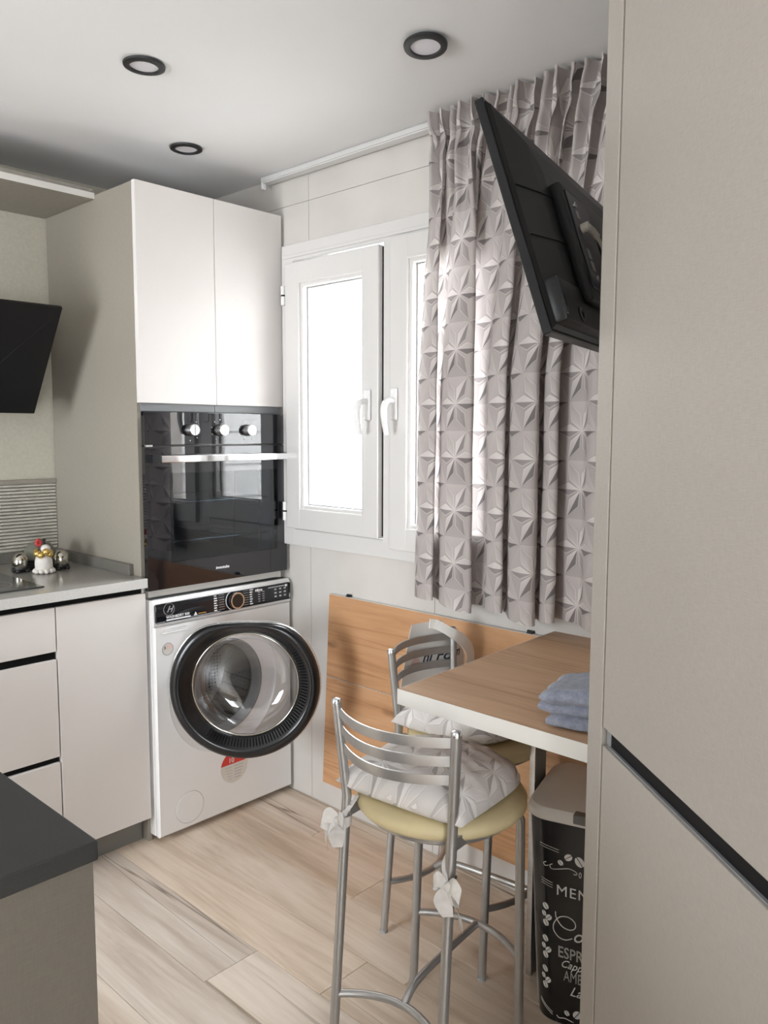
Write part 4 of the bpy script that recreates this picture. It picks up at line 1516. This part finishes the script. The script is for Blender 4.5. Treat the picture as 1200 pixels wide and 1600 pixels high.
def fold_layer(x0, x1, y0, y1, z0, z1, rise, bev):
    t_ = bmesh.new()
    add_box(t_, x0, x1, y0, y1, z0, z1)
    bmesh.ops.subdivide_edges(t_, edges=t_.edges[:], cuts=13, use_grid_fill=True)
    cx_, cy_, cz_ = (x0 + x1) / 2, (y0 + y1) / 2, (z0 + z1) / 2
    hx_, hy_, hz_ = (x1 - x0) / 2, (y1 - y0) / 2, (z1 - z0) / 2
    for v_ in t_.verts:
        a, b_, c_ = (v_.co.x - cx_) / hx_, (v_.co.y - cy_) / hy_, (v_.co.z - cz_) / hz_
        # round the rim of the slab
        e = max(0.0, abs(a) - (1 - bev / hx_)) * hx_ / bev
        f = max(0.0, abs(b_) - (1 - bev / hy_)) * hy_ / bev
        k_ = min(1.0, math.hypot(e, f))
        c_ *= math.sqrt(max(0.0, 1 - k_ * k_ * 0.92))
        p = Vector((cx_ + a * hx_, cy_ + b_ * hy_, cz_ + c_ * hz_))
        q = max(0.0, (p.x - x0) / (x1 - x0))
        p.z += rise * q ** 1.5 * (0.35 + 0.65 * (c_ * 0.5 + 0.5))
        p += mnoise.noise_vector(p * 38 + Vector((x0 * 50, 3, 7))) * 0.0045 + mnoise.noise_vector(p * 160) * 0.0014
        p.z = max(p.z, 0.0004)
        v_.co = p
    me_ = bpy.data.meshes.new('tmp')
    t_.to_mesh(me_)
    t_.free()
    bm.from_mesh(me_)
    bpy.data.meshes.remove(me_)


fold_layer(-0.078, 0.125, -0.072, 0.085, 0.000, 0.027, 0.000, 0.012)
fold_layer(-0.094, 0.125, -0.066, 0.090, 0.024, 0.050, 0.012, 0.012)
fold_layer(-0.092, 0.125, -0.074, 0.088, 0.046, 0.070, 0.052, 0.012)
finish('terry_cloth', bm, 'terry', tw, local=True, smooth='all')

# ------------------------------------------------------------------ tall fridge unit at right
ua = R(229.7)
fu = root('fridge_unit', 'tall beige built-in fridge unit with two doors filling the right side', 'fridge', (1.136, 0.6113, 0), ua)
FZ0, FZ1 = 0.9245, 0.9535
finish('filler_strip', box(0.0, 0.0545, -0.001, 0.018, 0.0, 2.33, 0.0015), 'linen_light', fu, local=True)
finish('side_panel', box(0.0, 0.016, 0.018, 0.60, 0.0, 2.33), 'linen_light', fu, local=True)
finish('side_panel', box(0.684, 0.700, 0.0, 0.60, 0.0, 2.33), 'linen_light', fu, local=True)
finish('carcass', box(0.016, 0.684, 0.0225, 0.60, 0.0, 2.33), 'plinth', fu, local=True)
finish('door', box(0.0585, 0.682, 0.0, 0.019, FZ1, 2.325, 0.0015), 'linen_light', fu, local=True)
finish('door', box(0.0585, 0.682, 0.0, 0.019, 0.10, FZ0, 0.0015), 'linen_light', fu, local=True)
hp = finish('handle_profile', box(0.073, 0.682, 0.008, 0.0215, FZ0 + 0.0005, FZ1 + 0.006), 'black_profile', fu, local=True)
finish('profile_lip', box(0.073, 0.682, 0.004, 0.0085, FZ0 + 0.0004, FZ0 + 0.003), 'grey_metal', hp, local=True)
finish('end_cap', box(0.0590, 0.0728, 0.006, 0.0215, FZ0 + 0.0005, FZ1 - 0.0005, 0.002), 'grey_metal', fu, local=True)
finish('plinth', box(0.0585, 0.682, 0.03, 0.045, 0.0, 0.0995), 'plinth', fu, local=True)

# ------------------------------------------------------------------ television on its arm
A_ = Vector((1.101, 0.8175, 1.94))
u_ = Vector((math.cos(R(13)), math.sin(R(13)), 0))
w_ = Vector((-0.07037, 0.30482, 0.94981)).normalized()
tvm = frame_mat(A_, u_, w_)
tv = root('television', 'black flat television tilted forward, seen from behind near the ceiling', 'television', mat=tvm)
TL, TH = 0.71, 0.402
# local: x along the top edge, y up the panel, z out of the back
finish('bezel', box(0, TL, -TH, 0, -0.012, 0.004, 0.002), 'tv_gloss', tv, local=True)
bm = bmesh.new()


def rect(x0, x1, y0, y1, z):
    return [(x0, y0, z), (x1, y0, z), (x1, y1, z), (x0, y1, z)]


add_ring_strip(bm, [rect(0.006, TL - 0.006, -TH + 0.006, -0.006, 0.004), rect(0.012, TL - 0.012, -TH + 0.012, -0.012, 0.010),
                    rect(0.10, TL - 0.10, -TH + 0.05, -0.06, 0.026), rect(0.135, TL - 0.135, -TH + 0.06, -0.10, 0.030)], True, False, True)
finish('back_cover', bm, 'tv_black', tv, local=True)
bm = bmesh.new()
add_box(bm, 0.145, 0.56, -0.345, -0.125, 0.028, 0.050, 0.006, 2)
bx = finish('electronics_housing', bm, 'tv_black', tv, local=True, smooth=True)
bm = bmesh.new()
for y in (-0.150, -0.235):
    bm = bmesh.new()
    add_ring_strip(bm, [[(x, y - 0.0015, z), (x, y + 0.0015, z), (x, y + 0.0015, z + 0.0028), (x, y - 0.0015, z + 0.0028)] for x, z in ((0.014, 0.0102), (0.100, 0.0255), (0.146, 0.0300))], True, True, True)
    finish('stiffening_rib', bm, 'tv_black', tv, local=True)
bm = bmesh.new()
add_box(bm, 0.012, 0.56, -TH + 0.012, -0.315, 0.006, 0.032, 0.006, 2)
finish('lower_housing', bm, 'tv_black', tv, local=True, smooth=True)
finish('edge_strip', box(0.014, 0.022, -TH + 0.02, -0.315, 0.026, 0.034, 0.002), 'tv_gloss', tv, local=True)
finish('stand_socket', lathe([(0.014, 0.031), (0.014, 0.034), (0.009, 0.034), (0.007, 0.0325), (0, 0.0325)], Matrix.Translation((0.10, -0.372, 0)), 20, cap0=False), 'tv_gloss', tv, local=True)
pp = finish('port_panel', box(0.158, 0.290, -0.322, -0.140, 0.0502, 0.0525, 0.001), 'port', tv, local=True)
bm = bmesh.new()
for x, y in ((0.192, -0.162), (0.205, -0.298)):
    bm = bmesh.new()
    add_lathe(bm, [(0.0055, 0), (0.0055, 0.003), (0.0032, 0.003), (0.0032, 0.001)], Matrix.Translation((x, y, 0.0525)), 14, False, True)
    finish('jack_socket', bm, 'steel', pp, local=True)
bm = bmesh.new()
for y0_, y1_ in ((-0.186, -0.172), (-0.262, -0.244), (-0.286, -0.268)):
    finish('video_port', box(0.188, 0.204, y0_, y1_, 0.0525, 0.0535), 'gasket', pp, local=True)
# antenna plug and cable
ac = root('antenna_cable', 'pale coaxial cable plugged into the back of the television', 'cable', mat=tvm)
bm = bmesh.new()
add_tube(bm, [(0.190, -0.208, 0.0535), (0.190, -0.208, 0.068)], 0.0085, 16)
add_tube(bm, [(0.190, -0.208, 0.064), (0.205, -0.214, 0.067), (0.222, -0.222, 0.068)], 0.0065, 12)
finish('plug', bm, 'cable', ac, local=True, smooth=True)
finish('lead', tube(catmull([(0.220, -0.221, 0.068), (0.245, -0.238, 0.068), (0.270, -0.262, 0.066), (0.290, -0.295, 0.064), (0.300, -0.34, 0.064), (0.31, -0.40, 0.06), (0.32, -0.47, 0.05)], 6), 0.0038, 10), 'cable', ac, local=True, smooth=True)
# wall arm reaching to the side of the fridge unit
bk = root('tv_bracket', 'black wall arm carrying the television from the fridge unit', 'bracket', mat=tvm)
finish('plate', box(0.30, 0.46, -0.30, -0.20, 0.0502, 0.056), 'matt_black', bk, local=True)
pc = tvm @ Vector((0.38, -0.25, 0.056))
sd = Vector((math.cos(ua + PI / 2), math.sin(ua + PI / 2), 0))       # into the unit
out_ = Vector((-math.cos(ua), -math.sin(ua), 0))                      # away from its side panel
rel = pc - Vector((1.136, 0.6113, 0))
foot = Vector((1.136, 0.6113, 0)) + sd * rel.dot(sd)
foot.z = pc.z
bm = bmesh.new()
add_tube(bm, [pc, pc + Vector((0.02, -0.05, 0.0)), foot.lerp(pc, 0.5), foot + out_ * 0.006], 0.014, 12)
finish('arm', bm, 'matt_black', bk, smooth=True)
bm = box(-0.006, 0.0, -0.05, 0.05, -0.09, 0.09)
bm.transform(frame_mat(foot, -out_, Vector((0, 0, 1)).cross(-out_)))
finish('mount_plate', bm, 'matt_black', bk)

# ------------------------------------------------------------------ pedal bin
bn = root('waste_bin', 'black coffee-lettered waste bin with pale grey lid under the table', 'bin', (1.7156, 0.894, 0), R(-74))


def rrect(hw, hd_, r, z, n=8, cx=0, cy=0):
    pts = []
    for (sx, sy, a0) in ((1, -1, -90), (1, 1, 0), (-1, 1, 90), (-1, -1, 180)):
        for i in range(n + 1):
            a = R(a0 + 90 * i / n)
            pts.append((cx + sx * (hw - r) + r * math.cos(a), cy + sy * (hd_ - r) + r * math.sin(a), z))
    return pts


bm = bmesh.new()
add_ring_strip(bm, [rrect(0.106, 0.111, 0.045, 0.0), rrect(0.110, 0.115, 0.048, 0.004), rrect(0.134, 0.138, 0.05, 0.505), rrect(0.131, 0.135, 0.05, 0.512)], True, True, True)
bb = finish('body', bm, 'bin_black', bn, local=True, smooth=True)
bm = bmesh.new()
add_ring_strip(bm, [rrect(0.137, 0.141, 0.052, 0.510), rrect(0.141, 0.146, 0.055, 0.513), rrect(0.141, 0.146, 0.055, 0.530), rrect(0.134, 0.139, 0.052, 0.540), rrect(0.110, 0.115, 0.045, 0.545), rrect(0.06, 0.06, 0.03, 0.546)], True, True, True)
lid = finish('lid', bm, 'bin_lid', bn, local=True, smooth=True)
finish('lid_tab', box(-0.022, 0.022, -0.1525, -0.128, 0.520, 0.5425, 0.003), 'bin_tab', lid, local=True)
finish('seam_line', tube([(-0.1325, -0.10, 0.50), (-0.1105, -0.082, 0.01)], 0.0014, 6), 'print_grey', bb, local=True)
tp_ = math.atan2(0.138 - 0.115, 0.501)


def face(x, z, rot=0.0, proud=0.0006):
    x += 0.024
    y = -(0.115 + (z - 0.004) * (0.023 / 0.501)) - proud
    hw = 0.110 + (z - 0.004) * (0.024 / 0.501)
    dx_ = max(0.0, abs(x) - (hw - 0.049))
    y += 0.049 - math.sqrt(max(0.0, 0.049 ** 2 - dx_ ** 2))
    turn = -math.asin(min(0.9, dx_ / 0.049)) if x < 0 else 0.0
    return Matrix.Translation((x, y, z)) @ Matrix.Rotation(turn, 4, 'Z') @ Matrix.Rotation(R(90) + tp_, 4, 'X') @ Matrix.Rotation(rot, 4, 'Z')


def facepts(pts, rad=0.0011):
    bm = bmesh.new()
    if len(pts) < 5:
        pts = [(a[0] + (b_[0] - a[0]) * i / 8, a[1] + (b_[1] - a[1]) * i / 8) for a, b_ in zip(pts, pts[1:]) for i in range(8)] + [pts[-1]]
    add_tube(bm, [face(x, z) @ Vector((0, 0, 0)) for x, z in pts], rad, 6)
    return bm


lt = lambda bm, mat='print_white', nm='lettering': finish(nm, bm, mat, bb, local=True)
lt(text_bm('MENU', 0.036, face(-0.086, 0.331), spacing=1.12))
for dz in (0, 0.006, 0.012):
    lt(facepts([(-0.121, 0.352 + dz), (-0.094, 0.345 + dz)], 0.0006), nm='flourish')
for dz in (0.0, 0.006):
    lt(facepts([(-0.125, 0.444 + dz), (-0.080, 0.436 + dz)], 0.0006), nm='flourish')
lt(facepts([Vector(p).to_2d() for p in catmull([(-0.110, 0.406, 0), (-0.116, 0.402, 0), (-0.112, 0.396, 0), (-0.104, 0.399, 0)], 4)], 0.0009), nm='flourish')
lt(facepts([Vector(p).to_2d() for p in catmull([(-0.095, 0.404, 0), (-0.101, 0.400, 0), (-0.096, 0.392, 0), (-0.078, 0.396, 0), (-0.056, 0.402, 0), (-0.040, 0.398, 0), (-0.038, 0.392, 0), (-0.045, 0.391, 0)], 5)], 0.0009), nm='flourish')
lt(text_bm('0', 0.020, face(-0.034, 0.386), xscale=0.75), nm='lettering')


def bean(x, z, r, rot):
    bm = bmesh.new()
    mt_ = face(x, z, rot, 0.0004)
    for s in (1, -1):
        pts = [(s * (0.08 * r + 0.75 * r * math.sin(a)), r * math.cos(a)) for a in [PI * i / 10 for i in range(11)]]
        vs = [bm.verts.new(mt_ @ Vector((a, b_, 0))) for a, b_ in pts]
        bm.faces.new(vs)
    lt(bm, 'print_white', 'coffee_bean')


bean(-0.076, 0.412, 0.007, 0.7)
bean(-0.058, 0.429, 0.0095, -0.9)
bean(-0.032, 0.424, 0.0125, 0.6)
bean(-0.012, 0.438, 0.009, -0.7)
for zc in (0.290, 0.207, 0.128):
    bean(-0.110, zc + 0.004, 0.0085, 0.6)
    bean(-0.114, zc - 0.016, 0.0068, 0.2)
    bean(-0.102, zc - 0.023, 0.0082, -0.7)
    bean(-0.109, zc - 0.038, 0.0085, 0.4)
lt(facepts([Vector(p).to_2d() for p in catmull([(-0.086, 0.287, 0), (-0.084, 0.272, 0), (-0.070, 0.254, 0), (-0.052, 0.250, 0), (-0.040, 0.258, 0), (-0.041, 0.272, 0), (-0.056, 0.281, 0), (-0.076, 0.276, 0), (-0.089, 0.258, 0), (-0.090, 0.240, 0), (-0.078, 0.225, 0), (-0.062, 0.222, 0), (-0.046, 0.230, 0)], 6)], 0.0012), nm='lettering')
lt(text_bm('offee', 0.048, face(-0.047, 0.224), shear=0.45, xscale=0.9))
lt(text_bm('ESPRESSO', 0.040, face(-0.080, 0.175), xscale=0.72, bold=0.0004), 'print_grey')
lt(text_bm('Cappuccino', 0.028, face(-0.074, 0.151), shear=0.5, xscale=0.85))
lt(text_bm('AMERICANO', 0.038, face(-0.065, 0.118), xscale=0.58), 'print_grey')
lt(text_bm('Latte', 0.034, face(-0.051, 0.084), shear=0.45, xscale=0.9))
for dz in (0.0, 0.006):
    lt(facepts([(-0.122, 0.042 + dz), (-0.110, 0.032 + dz), (-0.090, 0.020 + dz)], 0.0007), nm='flourish')
bean(-0.056, 0.035, 0.007, 0.6)
bean(-0.032, 0.038, 0.011, -0.6)
lt(facepts([Vector(p).to_2d() for p in catmull([(-0.080, 0.022, 0), (-0.074, 0.017, 0), (-0.060, 0.020, 0), (-0.040, 0.016, 0)], 5)], 0.0009), nm='flourish')
